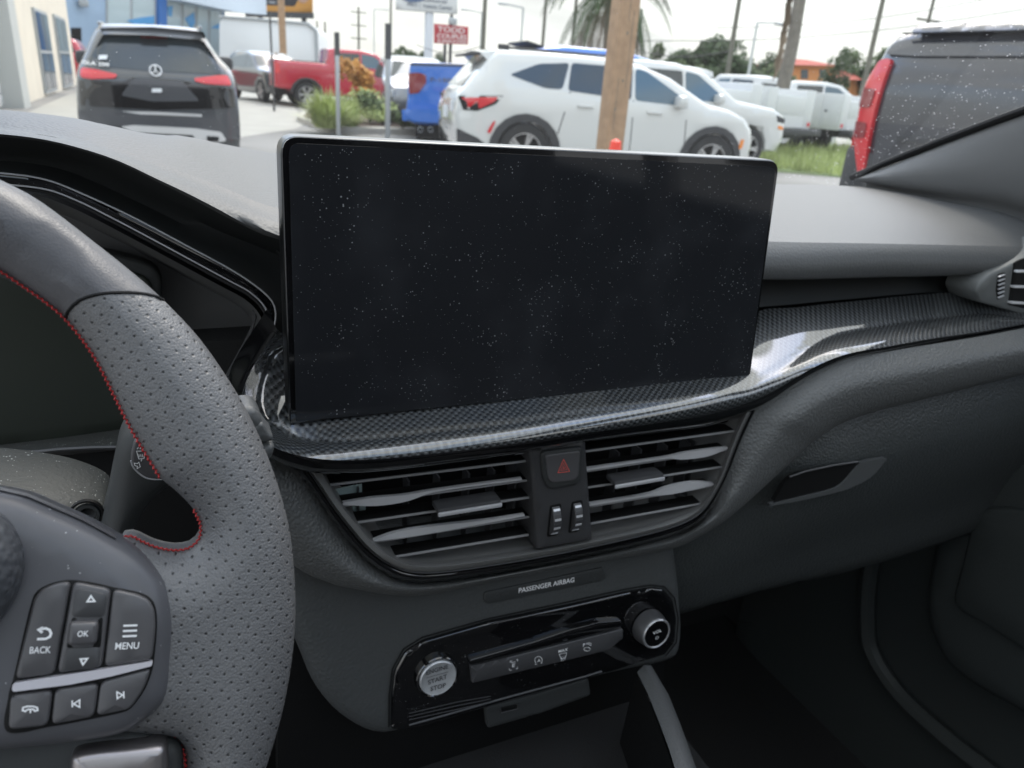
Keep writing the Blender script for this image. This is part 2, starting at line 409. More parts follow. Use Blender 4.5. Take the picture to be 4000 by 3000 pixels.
def lattice(m, scale, radius, stagger=True, src='UV', rot=0.0, colour=None, bumpd=-.0004, soft=False):
    """regular dots (perforations) added to material m"""
    nt = m.node_tree; n = nt.nodes; l = nt.links; b = n['Principled BSDF']
    tc = n.new('ShaderNodeTexCoord'); mp = n.new('ShaderNodeMapping'); mp.inputs['Scale'].default_value = (1/scale, 1/scale, 0); mp.inputs['Rotation'].default_value = (0, 0, rot)
    l.new(tc.outputs[src], mp.inputs[0]); ds = []
    wn = n.new('ShaderNodeTexNoise'); wn.inputs['Scale'].default_value = 90; l.new(tc.outputs[src], wn.inputs[0])
    ws = n.new('ShaderNodeVectorMath'); ws.operation = 'SCALE'; ws.inputs['Scale'].default_value = .10; l.new(wn.outputs[1], ws.inputs[0])
    wa = n.new('ShaderNodeVectorMath'); wa.operation = 'ADD'; l.new(mp.outputs[0], wa.inputs[0]); l.new(ws.outputs[0], wa.inputs[1])
    for k in range(2):
        ad = n.new('ShaderNodeVectorMath'); ad.operation = 'ADD'; ad.inputs[1].default_value = (.5*k, .5*k, 0); l.new(wa.outputs[0], ad.inputs[0])
        fr = n.new('ShaderNodeVectorMath'); fr.operation = 'FRACTION'; l.new(ad.outputs[0], fr.inputs[0])
        sb = n.new('ShaderNodeVectorMath'); sb.operation = 'SUBTRACT'; sb.inputs[1].default_value = (.5, .5, 0); l.new(fr.outputs[0], sb.inputs[0])
        mz = n.new('ShaderNodeVectorMath'); mz.operation = 'MULTIPLY'; mz.inputs[1].default_value = (1, 1, 0); l.new(sb.outputs[0], mz.inputs[0])
        ln = n.new('ShaderNodeVectorMath'); ln.operation = 'LENGTH'; l.new(mz.outputs[0], ln.inputs[0]); ds.append(ln.outputs['Value'])
    mn = n.new('ShaderNodeMath'); mn.operation = 'MINIMUM'; l.new(ds[0], mn.inputs[0]); l.new(ds[1], mn.inputs[1])
    r = n.new('ShaderNodeMapRange'); r.inputs['From Min'].default_value = radius*.7; r.inputs['From Max'].default_value = radius*1.25; l.new(mn.outputs[0], r.inputs[0])
    mx = n.new('ShaderNodeMix'); mx.data_type = 'RGBA'; l.new(r.outputs[0], mx.inputs[0]); mx.inputs[6].default_value = (*colour, 1)
    bc = b.inputs['Base Color']
    if bc.links: l.new(bc.links[0].from_socket, mx.inputs[7])
    else: mx.inputs[7].default_value = bc.default_value
    l.new(mx.outputs[2], bc)
    r2 = n.new('ShaderNodeMapRange'); r2.interpolation_type = 'SMOOTHSTEP'; r2.inputs['From Min'].default_value = 0; r2.inputs['From Max'].default_value = radius*2.2; l.new(mn.outputs[0], r2.inputs[0])
    bp = n.new('ShaderNodeBump'); bp.inputs['Distance'].default_value = abs(bumpd); bp.inputs['Strength'].default_value = 1; l.new(r2.outputs[0], bp.inputs['Height'])
    nb = b.inputs['Normal']
    if nb.links: l.new(nb.links[0].from_socket, bp.inputs['Normal'])
    l.new(bp.outputs[0], nb)
def glass(name, tint=(1, 1, 1), rough=0.0, dust=None, refl=1.0):
    if name in MT: return MT[name]
    m = bpy.data.materials.new(name); m.use_nodes = True; nt = m.node_tree; n = nt.nodes; l = nt.links; n.clear()
    o = n.new('ShaderNodeOutputMaterial'); tr = n.new('ShaderNodeBsdfTransparent'); tr.inputs[0].default_value = (*tint, 1)
    gl = n.new('ShaderNodeBsdfGlossy'); gl.inputs['Roughness'].default_value = rough; lw_ = n.new('ShaderNodeLayerWeight'); lw_.inputs[0].default_value = .5; fz = n.new('ShaderNodeMath'); fz.operation = 'POWER'; fz.inputs[1].default_value = 5; l.new(lw_.outputs['Facing'], fz.inputs[0])
    ml = n.new('ShaderNodeMath'); ml.operation = 'MULTIPLY_ADD'; ml.inputs[1].default_value = .9*refl; ml.inputs[2].default_value = .045*refl; l.new(fz.outputs[0], ml.inputs[0])
    mx = n.new('ShaderNodeMixShader'); l.new(ml.outputs[0], mx.inputs[0]); l.new(tr.outputs[0], mx.inputs[1]); l.new(gl.outputs[0], mx.inputs[2]); last = mx
    if dust:
        tc = n.new('ShaderNodeTexCoord'); t = n.new('ShaderNodeTexVoronoi'); t.inputs['Scale'].default_value = dust[0]; l.new(tc.outputs['Object'], t.inputs['Vector'])
        sx = n.new('ShaderNodeSeparateColor'); l.new(t.outputs['Color'], sx.inputs[0])
        sn = n.new('ShaderNodeTexNoise'); sn.inputs['Scale'].default_value = 3.2; sn.inputs['Detail'].default_value = 2; l.new(tc.outputs['Object'], sn.inputs[0])
        p = n.new('ShaderNodeMath'); p.operation = 'POWER'; p.inputs[1].default_value = dust[2]; l.new(sx.outputs[0], p.inputs[0])
        sp = n.new('ShaderNodeSeparateXYZ'); l.new(tc.outputs['Object'], sp.inputs[0])
        g = n.new('ShaderNodeMapRange'); g.inputs['From Min'].default_value = .30; g.inputs['From Max'].default_value = .62; g.inputs['To Min'].default_value = .35; l.new(sp.outputs[0], g.inputs[0])
        q = n.new('ShaderNodeMath'); q.operation = 'MULTIPLY'; l.new(p.outputs[0], q.inputs[0]); l.new(g.outputs[0], q.inputs[1])
        q2 = n.new('ShaderNodeMath'); q2.operation = 'MULTIPLY'; q2.inputs[1].default_value = dust[1]; l.new(q.outputs[0], q2.inputs[0])
        c = n.new('ShaderNodeMath'); c.operation = 'LESS_THAN'; l.new(t.outputs['Distance'], c.inputs[0]); l.new(q2.outputs[0], c.inputs[1])
        c2 = n.new('ShaderNodeMath'); c2.operation = 'MULTIPLY'; c2.inputs[1].default_value = .55; l.new(c.outputs[0], c2.inputs[0])
        df = n.new('ShaderNodeBsdfDiffuse'); df.inputs[0].default_value = (.85, .85, .85, 1); tl = n.new('ShaderNodeBsdfTranslucent'); tl.inputs[0].default_value = (.9, .9, .9, 1)
        dm = n.new('ShaderNodeMixShader'); dm.inputs[0].default_value = .6; l.new(df.outputs[0], dm.inputs[1]); l.new(tl.outputs[0], dm.inputs[2])
        # thin even film of dust
        m2 = n.new('ShaderNodeMixShader'); ad = n.new('ShaderNodeMath'); ad.operation = 'ADD'; ad.use_clamp = True; ad.inputs[1].default_value = dust[3]; l.new(c2.outputs[0], ad.inputs[0])
        l.new(ad.outputs[0], m2.inputs[0]); l.new(mx.outputs[0], m2.inputs[1]); l.new(dm.outputs[0], m2.inputs[2]); last = m2
    l.new(last.outputs[0], o.inputs[0]); MT[name] = m; return m

m_dash = mat('grained_dash_plastic', (.078, .080, .080), .5, spec=.5, vor=(520, .35, .0006), bump=(60, .1, .001))
m_dashlow = mat('dark_grained_plastic', (.095, .098, .097), .48, spec=.45, vor=(480, .8, .0008))
m_soft = mat('soft_black_plastic', (.034, .036, .036), .55, spec=.35, bump=(900, .15, .0003))
m_satin = mat('satin_black_plastic', (.045, .045, .047), .38, spec=.5, bump=(1500, .06, .0002))
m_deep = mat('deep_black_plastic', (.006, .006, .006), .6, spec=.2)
m_gloss = mat('piano_black_plastic', (.004, .004, .0045), .08, coat=1, coatr=.02, speck=(900, .35, (.25, .25, .25)))
m_glossc = mat('clean_piano_black_plastic', (.004, .004, .0045), .06, coat=1, coatr=.02)
m_leather = mat('smooth_black_leather', (.06, .06, .066), .42, spec=.5, vor=(1300, .25, .0003), bump=(120, .1, .001))
m_perf = mat('perforated_black_leather', (.118, .118, .120), .41, spec=.5, vor=(1300, .5, .0004), bump=(140, .12, .001))
lattice(m_perf, .0052, .072, colour=(.006, .006, .006), bumpd=.00028, rot=.25)
m_thread = mat('red_thread', (.42, .03, .03), .7)
m_spoke = mat('satin_grey_spoke_plastic', (.085, .085, .092), .33, spec=.5, bump=(1800, .08, .0002), speck=(700, .28, (.45, .45, .45)))
m_button = mat('satin_button_plastic', (.075, .073, .076), .36, spec=.5, bump=(1800, .06, .0002))
m_bag = mat('airbag_cover_grain', (.055, .058, .064), .42, vor=(380, .8, .0008))
m_shroud = mat('dusty_column_plastic', (.035, .037, .034), .6, bump=(500, .5, .0008), speck=(900, .55, (.35, .36, .34)))
m_print = mat('white_print', (.8, .8, .8), .5)
m_printg = mat('grey_print', (.35, .35, .36), .5)
m_printd = mat('faint_print', (.05, .052, .055), .6)
m_red = mat('red_print', (.85, .12, .09), .5)
m_chrome = mat('satin_chrome', (.68, .68, .70), .3, metal=.5)
m_brush = mat('brushed_button_metal', (.42, .43, .44), .38, metal=.45, var=(60, .2))
m_edge = mat('screen_edge_chrome', (.10, .103, .106), .28, metal=1)
m_silver = mat('silver_vent_accent', (.62, .62, .63), .34, metal=.35)
m_led = mat('pale_vent_plastic', (.30, .38, .38), .5)
m_roof = mat('grey_headliner_cloth', (.6, .6, .59), .9, bump=(700, .2, .0005))
m_pillar = mat('pillar_cloth', (.19, .19, .19), .85, bump=(900, .25, .0004))
m_seat = mat('black_seat_leather', (.02, .02, .021), .5)
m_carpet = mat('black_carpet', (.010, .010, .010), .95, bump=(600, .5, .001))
m_lid = mat('glovebox_plastic', (.040, .044, .0435), .46, spec=.4, vor=(460, .7, .0007))
m_door = mat('door_panel_plastic', (.030, .034, .033), .5, spec=.35, vor=(430, .3, .0005))
m_clustr = mat('cluster_glass', (.030, .034, .028), .25, spec=.4)
m_screen = mat('dusty_black_glass', (.0035, .0038, .0046), .07, spec=.35, coat=0)
# carbon weave
def carbon():
    m = bpy.data.materials.new('carbon_weave_lacquer'); m.use_nodes = True; nt = m.node_tree; n = nt.nodes; l = nt.links; b = n['Principled BSDF']
    ge = n.new('ShaderNodeNewGeometry'); sp = n.new('ShaderNodeSeparateXYZ'); l.new(ge.outputs['Position'], sp.inputs[0])
    sb = n.new('ShaderNodeMath'); sb.operation = 'SUBTRACT'; l.new(sp.outputs[1], sb.inputs[0]); l.new(sp.outputs[2], sb.inputs[1])
    cb = n.new('ShaderNodeCombineXYZ'); l.new(sp.outputs[0], cb.inputs[0]); l.new(sb.outputs[0], cb.inputs[1])
    vals = []
    for off in (0, 1):
        mp = n.new('ShaderNodeMapping'); mp.inputs['Scale'].default_value = (2*math.pi/.0050, 2*math.pi/.0038, 1); mp.inputs['Rotation'].default_value = (0, 0, .12)
        l.new(cb.outputs[0], mp.inputs[0]); s2 = n.new('ShaderNodeSeparateXYZ'); l.new(mp.outputs[0], s2.inputs[0])
        a = n.new('ShaderNodeMath'); a.operation = 'SINE'; c = n.new('ShaderNodeMath'); c.operation = 'SINE'
        l.new(s2.outputs[0], a.inputs[0]); l.new(s2.outputs[1], c.inputs[0])
        p = n.new('ShaderNodeMath'); p.operation = 'MULTIPLY'; l.new(a.outputs[0], p.inputs[0]); l.new(c.outputs[0], p.inputs[1]); vals.append(p.outputs[0]); break
    r = n.new('ShaderNodeMapRange'); r.inputs['From Min'].default_value = -.6; r.inputs['From Max'].default_value = 1; l.new(vals[0], r.inputs[0])
    mx = n.new('ShaderNodeMix'); mx.data_type = 'RGBA'; l.new(r.outputs[0], mx.inputs[0]); mx.inputs[6].default_value = (.008, .009, .010, 1); mx.inputs[7].default_value = (.10, .108, .112, 1)
    l.new(mx.outputs[2], b.inputs['Base Color']); b.inputs['Roughness'].default_value = .4; b.inputs['Metallic'].default_value = .3
    b.inputs['Coat Weight'].default_value = 1; b.inputs['Coat Roughness'].default_value = .015; b.inputs['Coat IOR'].default_value = 2.05
    bp = n.new('ShaderNodeBump'); bp.inputs['Distance'].default_value = .0004; l.new(r.outputs[0], bp.inputs['Height']); l.new(bp.outputs[0], b.inputs['Normal'])
    MT['carbon'] = m; return m
m_carbon = carbon()
def rowx(pts, xs):               # same picture columns in every row
    c = np.array([tuple(p) for p in cr_pts([Vector(p) for p in pts], 500)])
    return [P(x, float(np.interp(x, c[:, 0], c[:, 1])), float(np.interp(x, c[:, 0], c[:, 2]))) for x in xs]
def row(pts, Y=None): return [P(p[0], p[1], p[2] if len(p) > 2 else Y) for p in pts]
def pre_loft(rows, m=1, **k): return loft(rows, n=len(rows[0]), m=m, **k)
def seg_rows(rowsets, ns):       # rowsets: list of segments, each = list of rows; concatenated with matched stations
    out = []
    for ri in range(len(rowsets[0])):
        r = []
        for s, n_ in zip(rowsets, ns):
            q = cr_pts(s[ri], n_); r += q if not r else q[1:]
        out.append(r)
    return out
def raw(rows, m=1, flip=False):
    n = len(rows[0]); R = rows
    if m > 1:
        R = []
        cols = [cr_pts([r[j] for r in rows], (len(rows)-1)*m+1) for j in range(n)]
        R = [[c[k] for c in cols] for k in range((len(rows)-1)*m+1)]
    V = [p for r in R for p in r]; Fc = []
    for i in range(len(R)-1):
        for j in range(n-1):
            a, b = i*n+j, i*n+j+1; Fc.append([a, a+n, b+n, b] if not flip else [a, b, b+n, a+n])
    return V, Fc
def fw(Y): return Fr(EYE+Vector((0, Y, 0)), (1, 0, 0), None, (0, -1, 0))
# ================================================================== THE CAR WE SIT IN
# ---- dashboard
dash = thing('dashboard', P(1100, 700, .5), 'grey grained plastic dashboard running under the windscreen with its vents and glossy carbon trim', 'dashboard')
rA = [(-150, 238, .56), (0, 245, .56), (166, 261, .57), (247, 276, .58), (317, 290, .60), (400, 294, .64), (467, 308, .70), (533, 321, .74), (607, 332, .76), (1100, 356, .79), (1684, 397, .77), (1850, 402, .74), (1950, 417, .671), (2060, 439, .60), (2150, 456, .55), (2212, 478, .513), (2330, 530, .46)]
rB = [(-150, 258, .50), (0, 266, .49), (100, 280, .49), (200, 301, .49), (333, 348, .49), (467, 398, .49), (607, 451, .48), (1100, 500, .47), (1675, 522, .46), (1900, 526, .455), (2212, 533, .45), (2330, 536, .44)]
rC = [(-150, 285, .455), (0, 290, .45), (100, 302, .45), (200, 328, .45), (266, 352, .45), (333, 385, .45), (400, 418, .45), (500, 470, .45), (607, 515, .45), (1100, 585, .45), (1658, 603, .45), (1900, 598, .45), (2130, 590, .445), (2330, 560, .44)]
XS = np.linspace(-150, 2330, 80); n_ = 80
A = rowx(rA, XS)
def lerp_rows(a, b, t, n, dy=0, dz=0):
    return [p.lerp(q, t)+Vector((0, dy, dz)) for p, q in zip(a, b)]
B = rowx(rB, XS); C = rowx(rC, XS)
top = [[p+Vector((0, .16, -.10)) for p in A], [p+Vector((0, .05, -.012)) for p in A], A, lerp_rows(A, B, .35, n_, 0, .004), lerp_rows(A, B, .75, n_, 0, .003), B]
mk('dash_top', raw(top, 3), m_dash, dash, sharp=60)
face = [B, lerp_rows(B, C, .12, n_, -.006, -.0015), lerp_rows(B, C, .5, n_, -.009), lerp_rows(B, C, .9, n_, -.005), C, [p+Vector((0, .006, -.002)) for p in C], [p+Vector((0, .05, 0)) for p in C]]
mk('dash_fascia', raw(face, 3), m_dash, dash, sharp=60)
# left hood underside down to the cluster ring
ringO = [(-150, 362), (0, 371), (100, 386), (200, 426), (300, 473), (400, 526), (500, 580), (550, 613), (590, 650), (598, 682), (588, 722), (550, 778), (500, 862), (440, 960)]
ringI = [(-150, 392), (0, 400), (100, 411), (166, 435), (233, 468), (333, 521), (433, 575), (500, 611), (540, 633), (571, 665), (575, 690), (562, 724), (524, 778), (478, 855), (420, 950)]
D2 = [(-150, 334, .50), (0, 340, .50), (133, 356, .50), (233, 393, .50), (333, 440, .50), (467, 500, .50), (607, 556, .50), (690, 620, .49), (700, 720, .48), (640, 850, .47), (520, 1000, .46)]
n_ = 60
Cl = cr_pts([p+Vector((0, .02, 0)) for p in row(rC[:9])]+[P(720, 560, .47), P(740, 720, .47), P(660, 880, .46), P(540, 1010, .45)], n_)
mk('cluster_hood', raw([Cl, cr_pts(row(D2), n_), [a.lerp(b, .5)+Vector((0, .008, 0)) for a, b in zip(cr_pts(row(D2), n_), cr_pts(row(ringO, .475), n_))], cr_pts(row(ringO, .478), n_)], 2), m_soft, dash, sharp=60)
def between(a, b, ts, n, ys):
    a, b = [cr_pts([Vector((p[0], p[1])) for p in q], n) for q in (a, b)]
    return [[P(*(p.lerp(q, t)), y) for p, q in zip(a, b)] for t, y in zip(ts, ys)]
mk('cluster_ring', raw(between(ringO, ringI, [0, .06, .15, .5, .86, .95, 1], 90, [.478, .472, .470, .470, .470, .472, .478]), 2), m_gloss, dash, sharp=50)
for t, r_ in ((.10, .0005), (.93, .0005)):
    mk('ring_highlight', tube(between(ringO, ringI, [t], 90, [.4695])[0], r_, 6), m_printg, dash)  # highlights along the gloss ring, painted as pale tubes
mk('ring_lip', raw(between(ringI, [(x-4, y+7) for x, y in ringI], [0, .5, 1], 90, [.478, .474, .480]), 2), m_satin, dash)
deepI = [(x-10, y+14) for x, y in ringI]
mk('cluster_recess', raw([between(ringI, deepI, [1], 60, [.480])[0], between(ringI, [(x*.93+10, y*.93+70) for x, y in ringI], [1], 60, [.56])[0]], 1), mat('cluster_surround_grey', (.10, .10, .10), .35), dash)
mk('recess_back', pillow(pxp(fw(.56), [(-200, 400), (250, 430), (500, 590), (590, 700), (600, 1150), (-200, 1150)]), fw(.56), 0, depth=.01), mat('cluster_surround_grey', (.10, .10, .10), .35), dash)
mk('recess_trim', tube(row([(548, 660), (551, 685), (545, 708), (530, 740), (505, 785), (470, 850)], .50), .0012, 6), m_satin, dash)
cl = thing('instrument_display', P(100, 780, .5), 'switched-off dark instrument display behind the steering wheel', 'display')
plate('display_glass', [(-300, 610), (200, 560), (330, 600), (330, 900), (285, 926), (150, 948), (0, 962), (-300, 990)], fw(.53), m_clustr, cl, .002, fil=.01, depth=.01)
plate('display_bezel', [(-320, 590), (205, 535), (350, 575), (352, 925), (285, 950), (150, 972), (0, 985), (-320, 1010)], fw(.534), m_soft, cl, .003, fil=.012, depth=.01)
mk('cluster_sill', raw([row([(-150, 975), (0, 961), (135, 945), (270, 926), (380, 905)], .52), row([(-150, 988), (0, 974), (135, 958), (262, 943), (380, 925)], .49), row([(-150, 1003), (0, 983), (129, 969), (255, 963), (380, 950)], .47)], 3), m_shroud, dash)
mk('sill_edge', tube(row([(-150, 1010), (0, 988), (60, 978), (129, 971), (200, 967), (257, 966), (380, 962)], .468), .0013, 6), m_satin, dash)
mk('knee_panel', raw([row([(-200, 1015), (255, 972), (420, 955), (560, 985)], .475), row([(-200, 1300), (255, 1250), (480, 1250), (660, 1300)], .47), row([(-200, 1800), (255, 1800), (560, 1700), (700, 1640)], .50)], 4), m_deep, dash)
# ---- lacquered carbon trim
def trimplane(x, y, dz=0):
    k = max(0., min(1., max((x-1520)/170, (740-x)/110))); k = .26+.26*k*k*(3-2*k)     # the shelf tips towards the cabin at the passenger side
    r = ray(x, y); t = (-.189+dz-k*.40)/(r.z-k*r.y); return EYE+r*t
crease = [(628, 742), (608, 752), (590, 765), (575, 795), (562, 844), (562, 880), (585, 920), (618, 936), (666, 949), (726, 953), (828, 946), (948, 932), (1098, 916), (1221, 897), (1391, 875), (1532, 855), (1617, 830), (1662, 810), (1715, 780), (1762, 744), (1810, 722), (1900, 704), (2010, 688), (2120, 676), (2212, 686), (2330, 705)]
outer = [(600, 712, .405), (572, 752, .40), (540, 805, .395), (522, 856, .388), (528, 905, .38), (560, 948, .372), (610, 974, .368), (660, 987, .367), (726, 994, .366), (828, 991, .366), (948, 979, .366), (1098, 961, .367), (1221, 942, .369), (1391, 918, .373), (1532, 896, .378), (1617, 870, .383), (1670, 846, .388), (1720, 815, .392), (1775, 785, .395), (1832, 764, .397), (1920, 748, .40), (2015, 731, .402), (2120, 716, .404), (2212, 700, .406), (2330, 680, .408)]
inner = [(700, 690, 1), (690, 740, 1), (670, 790, 1), (660, 830, 1), (660, 860, 1), (670, 880, 1), (690, 890, 1), (720, 893, 1), (770, 888, 1), (850, 880, 1), (960, 868, 1), (1098, 853, 1), (1221, 838, 1), (1380, 815, 1), (1500, 790, 1), (1570, 740, 1), (1640, 672, 1), (1720, 664, 1), (1800, 655, 1), (1870, 648, 1), (1960, 639, 1), (2065, 633, 1), (2118, 648, 1), (2212, 676, 1), (2330, 695, 1)]
cr_ = [trimplane(x, y) for x, y in crease]; in_ = [trimplane(x, y) for x, y, _ in inner]; ou_ = row(outer)
n_ = 150
c1, i1, o1 = cr_pts(cr_, n_), cr_pts(in_, n_), cr_pts(ou_, n_)
def nearby(t, base, ref):        # station of ref nearest in x along
    return t
pad = [i1, [a.lerp(b, .5) for a, b in zip(i1, c1)], [a.lerp(b, .93) for a, b in zip(i1, c1)], [a.lerp(b, 1.0)+Vector((0, 0, -.0006)) for a, b in zip(i1, c1)]]
slope = [pad[-1], [a.lerp(b, .12)+Vector((0, -.0012, .0004)) for a, b in zip(c1, o1)], [a.lerp(b, .5)+Vector((0, -.003, .0012)) for a, b in zip(c1, o1)], [a.lerp(b, .9)+Vector((0, -.0015, .0005)) for a, b in zip(c1, o1)], o1]
mk('carbon_trim', raw(pad+slope[1:], 3), m_carbon, dash, sharp=80)
lip = [(594, 704, .42), (566, 748, .415), (528, 808, .41), (506, 860, .40), (512, 915, .39), (545, 962, .382), (594, 994, .378), (633, 1009, .376), (690, 1022, .375), (798, 1022, .375), (978, 1001, .376), (1143, 977, .377), (1263, 955, .379), (1419, 935, .383), (1532, 921, .388), (1617, 896, .392), (1654, 879, .395), (1715, 834, .40), (1782, 797, .403), (1832, 777, .405), (1948, 755, .408), (2115, 728, .412), (2212, 710, .415), (2330, 690, .415)]
l1 = cr_pts(row(lip), n_)
mk('trim_lip', raw([o1, [a.lerp(b, .3)+Vector((0, -.003, 0)) for a, b in zip(o1, l1)], [a.lerp(b, .75)+Vector((0, -.002, 0)) for a, b in zip(o1, l1)], l1, [p+Vector((0, .03, .002)) for p in l1]], 3), m_glossc, dash, sharp=70)
mk('trim_recess', raw([[p+Vector((0, .045, -.004)) for p in cr_pts(row([(600, 530, .45), (1100, 585, .45), (1658, 603, .45), (1900, 598, .45), (2140, 590, .445)]), 40)], row([(600, 700, .50)], None)*0+cr_pts([trimplane(*p)+Vector((0, .012, -.002)) for p in [(690, 690), (1100, 690), (1645, 668), (1848, 650), (2065, 633), (2150, 640)]], 40)], 1), m_soft, dash)
# ---- grained bolster round the vents
rO = [(575, 985), (636, 1014), (671, 1057), (729, 1142), (785, 1206), (828, 1238), (863, 1254), (916, 1260), (1036, 1246), (1217, 1214), (1391, 1175), (1476, 1150), (1518, 1124), (1546, 1084), (1575, 1028), (1603, 957), (1637, 886)]
bL = [(480, 1040), (560, 1140), (640, 1225), (720, 1262), (800, 1278), (850, 1285), (914, 1285), (1054, 1257), (1194, 1229), (1404, 1194), (1473, 1177), (1513, 1156), (1563, 1125), (1613, 1085), (1663, 1040), (1718, 990), (1752, 958)]
tB = [(1637, 886), (1715, 832), (1782, 795), (1832, 776), (1948, 754), (2115, 727), (2212, 709), (2330, 689)]
cB = [(1752, 958), (1782, 936), (1815, 916), (1882, 892), (1982, 866), (2115, 832), (2212, 809), (2330, 778)]
sa = [row(rO, .396), [P(a[0]*.5+b[0]*.5, a[1]*.5+b[1]*.5, .386) for a, b in zip([tuple(q) for q in cr_pts(rO, 17)], [tuple(q) for q in cr_pts(bL, 17)])], row(bL, .400)]
sb = [row(tB, .400), [P((a[0]+b[0])/2, (a[1]+b[1])/2, .384) for a, b in zip(tB, cB)], row(cB, .398)]
sa[0][-1] = sb[0][0]
bol = seg_rows([sa, sb], [70, 50]); bol.append([p+Vector((0, .03, -.004)) for p in bol[-1]])
mk('bolster', raw(bol, 6), m_dashlow, dash, sharp=60)
# ---- glovebox
m_slatlip = mat('handle_highlight', (.07, .073, .073), .4)  # lighter tone puts the highlight of the handle lip into the colour
gb = thing('glovebox', P(1900, 1100, .45), 'dark plastic glovebox lid with a recessed pull handle below the dashboard', 'glovebox')
g0 = [(1400, 1180, .42), (1473, 1160, .42), (1563, 1105, .42), (1663, 1020, .42), (1750, 945, .42), (1815, 905, .42), (1882, 882, .42), (1982, 855, .42), (2115, 822, .42), (2212, 798, .42), (2330, 768, .42)]
g1 = [(1380, 1230, .425), (1500, 1200, .425), (1620, 1150, .42), (1720, 1090, .41), (1810, 1020, .405), (1900, 990, .405), (2000, 960, .405), (2120, 930, .405), (2212, 900, .405), (2330, 870, .405)]
g2 = [(1380, 1285, .43), (1500, 1262, .43), (1663, 1215, .43), (1848, 1160, .43), (2000, 1110, .43), (2212, 1040, .43), (2330, 1000, .43)]
g3 = [(1380, 1345, .45), (1488, 1314, .45), (1663, 1266, .45), (1848, 1226, .45), (2000, 1180, .45), (2212, 1110, .45), (2330, 1080, .45)]
mk('lid', raw([cr_pts(row(g), 50) for g in (g0, g1, g2, g3)]+[[p+Vector((0, .12, .05)) for p in cr_pts(row(g3), 50)]], 5), m_lid, gb, sharp=70)
mk('handle_recess', join(strip2([(1672, 1082), (1705, 1034), (1780, 1013), (1855, 1001), (1905, 993)], [(1668, 1090), (1730, 1077), (1800, 1062), (1850, 1040), (1908, 996)], fw(.3985), 0, .004)), m_deep, gb)
mk('handle_lip', join(strip2([(1664, 1090), (1730, 1074), (1800, 1056), (1822, 1042), (1860, 1002), (1914, 990)], [(1662, 1094), (1732, 1081), (1806, 1064), (1838, 1054), (1885, 1028), (1916, 992)], fw(.397), 0, .004)), m_slatlip, gb)
mk('handle_edge', tube(row([(1705, 1030), (1740, 1018), (1800, 1005), (1854, 997)], .397), .0009, 6), m_satin, gb)  # thin tube standing for the highlight along the recess's upper line
# ---- passenger footwell and floor of the cabin
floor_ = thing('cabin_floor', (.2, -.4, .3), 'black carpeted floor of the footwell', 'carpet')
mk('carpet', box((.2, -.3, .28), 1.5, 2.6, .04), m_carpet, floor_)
mk('firewall', box((.2, .88, .62), 1.7, .06, .80), m_carpet, floor_); mk('side_light_block', box((.915, .45, .62), .04, .9, .78), m_carpet, floor_); mk('dash_light_block', box((.2, .70, 1.0), 1.46, .34, .04), m_carpet, floor_)  # side and dash blocks added to keep outside light from leaking in
None and mk('kick_panel', raw([row([(1300, 1340, .47), (1700, 1290, .47), (2000, 1240, .47)], None), [EYE+Vector((.3, .8, -.75)), EYE+Vector((.6, .8, -.75)), EYE+Vector((.85, .8, -.75))]], 3), m_carpet, floor_)
# ---- passenger door
door = thing('passenger_door', (.87, .0, .3), 'dark passenger door panel with curved pocket and speaker ridges', 'car door')
fd = Fr((.88, 0, 1.2), (0, -1, 0), None, (-1, 0, 0))
mk('door_card', pillow([(-.80, -.95), (1.0, -.95), (1.0, -.17), (-.45, -.17), (-.60, -.22), (-.80, -.30)], fd, .01, res=.08, depth=.05), m_door, door)
def dplate(name, px, h, r, m=m_door, ext=[(2700, 1900), (1900, 2100)], fil=.0):
    f = fd.up(h); uv = [tuple(p) for p in cr_pts(pxp(f, px), 40)]; e = [f.uv(*q) for q in ext]
    uv = uv+[(1.0, e[0][1]-.3), (1.0, uv[0][1])]
    return mk(name, pillow(uv, f, r, res=.03, depth=.03), m, door)
dplate('pocket_rim', [(2300, 985), (2212, 985), (2120, 1000), (2075, 1040), (2050, 1100), (2025, 1200), (2012, 1290), (2022, 1354), (2060, 1430), (2120, 1478), (2212, 1530), (2400, 1640)], .03, .022)
dplate('speaker_panel', [(2300, 1105), (2212, 1100), (2160, 1095), (2115, 1105), (2100, 1150), (2080, 1230), (2068, 1304), (2130, 1345), (2212, 1398), (2400, 1500)], .056, .006)
mk('sill_ridge', tube(cr_pts([fd.up(.02).px(x, y) for x, y in [(1893, 1180), (1878, 1240), (1873, 1330), (1882, 1404), (1938, 1494), (2038, 1589), (2138, 1668), (2260, 1760)]], 40), .012, 8), m_door, door)
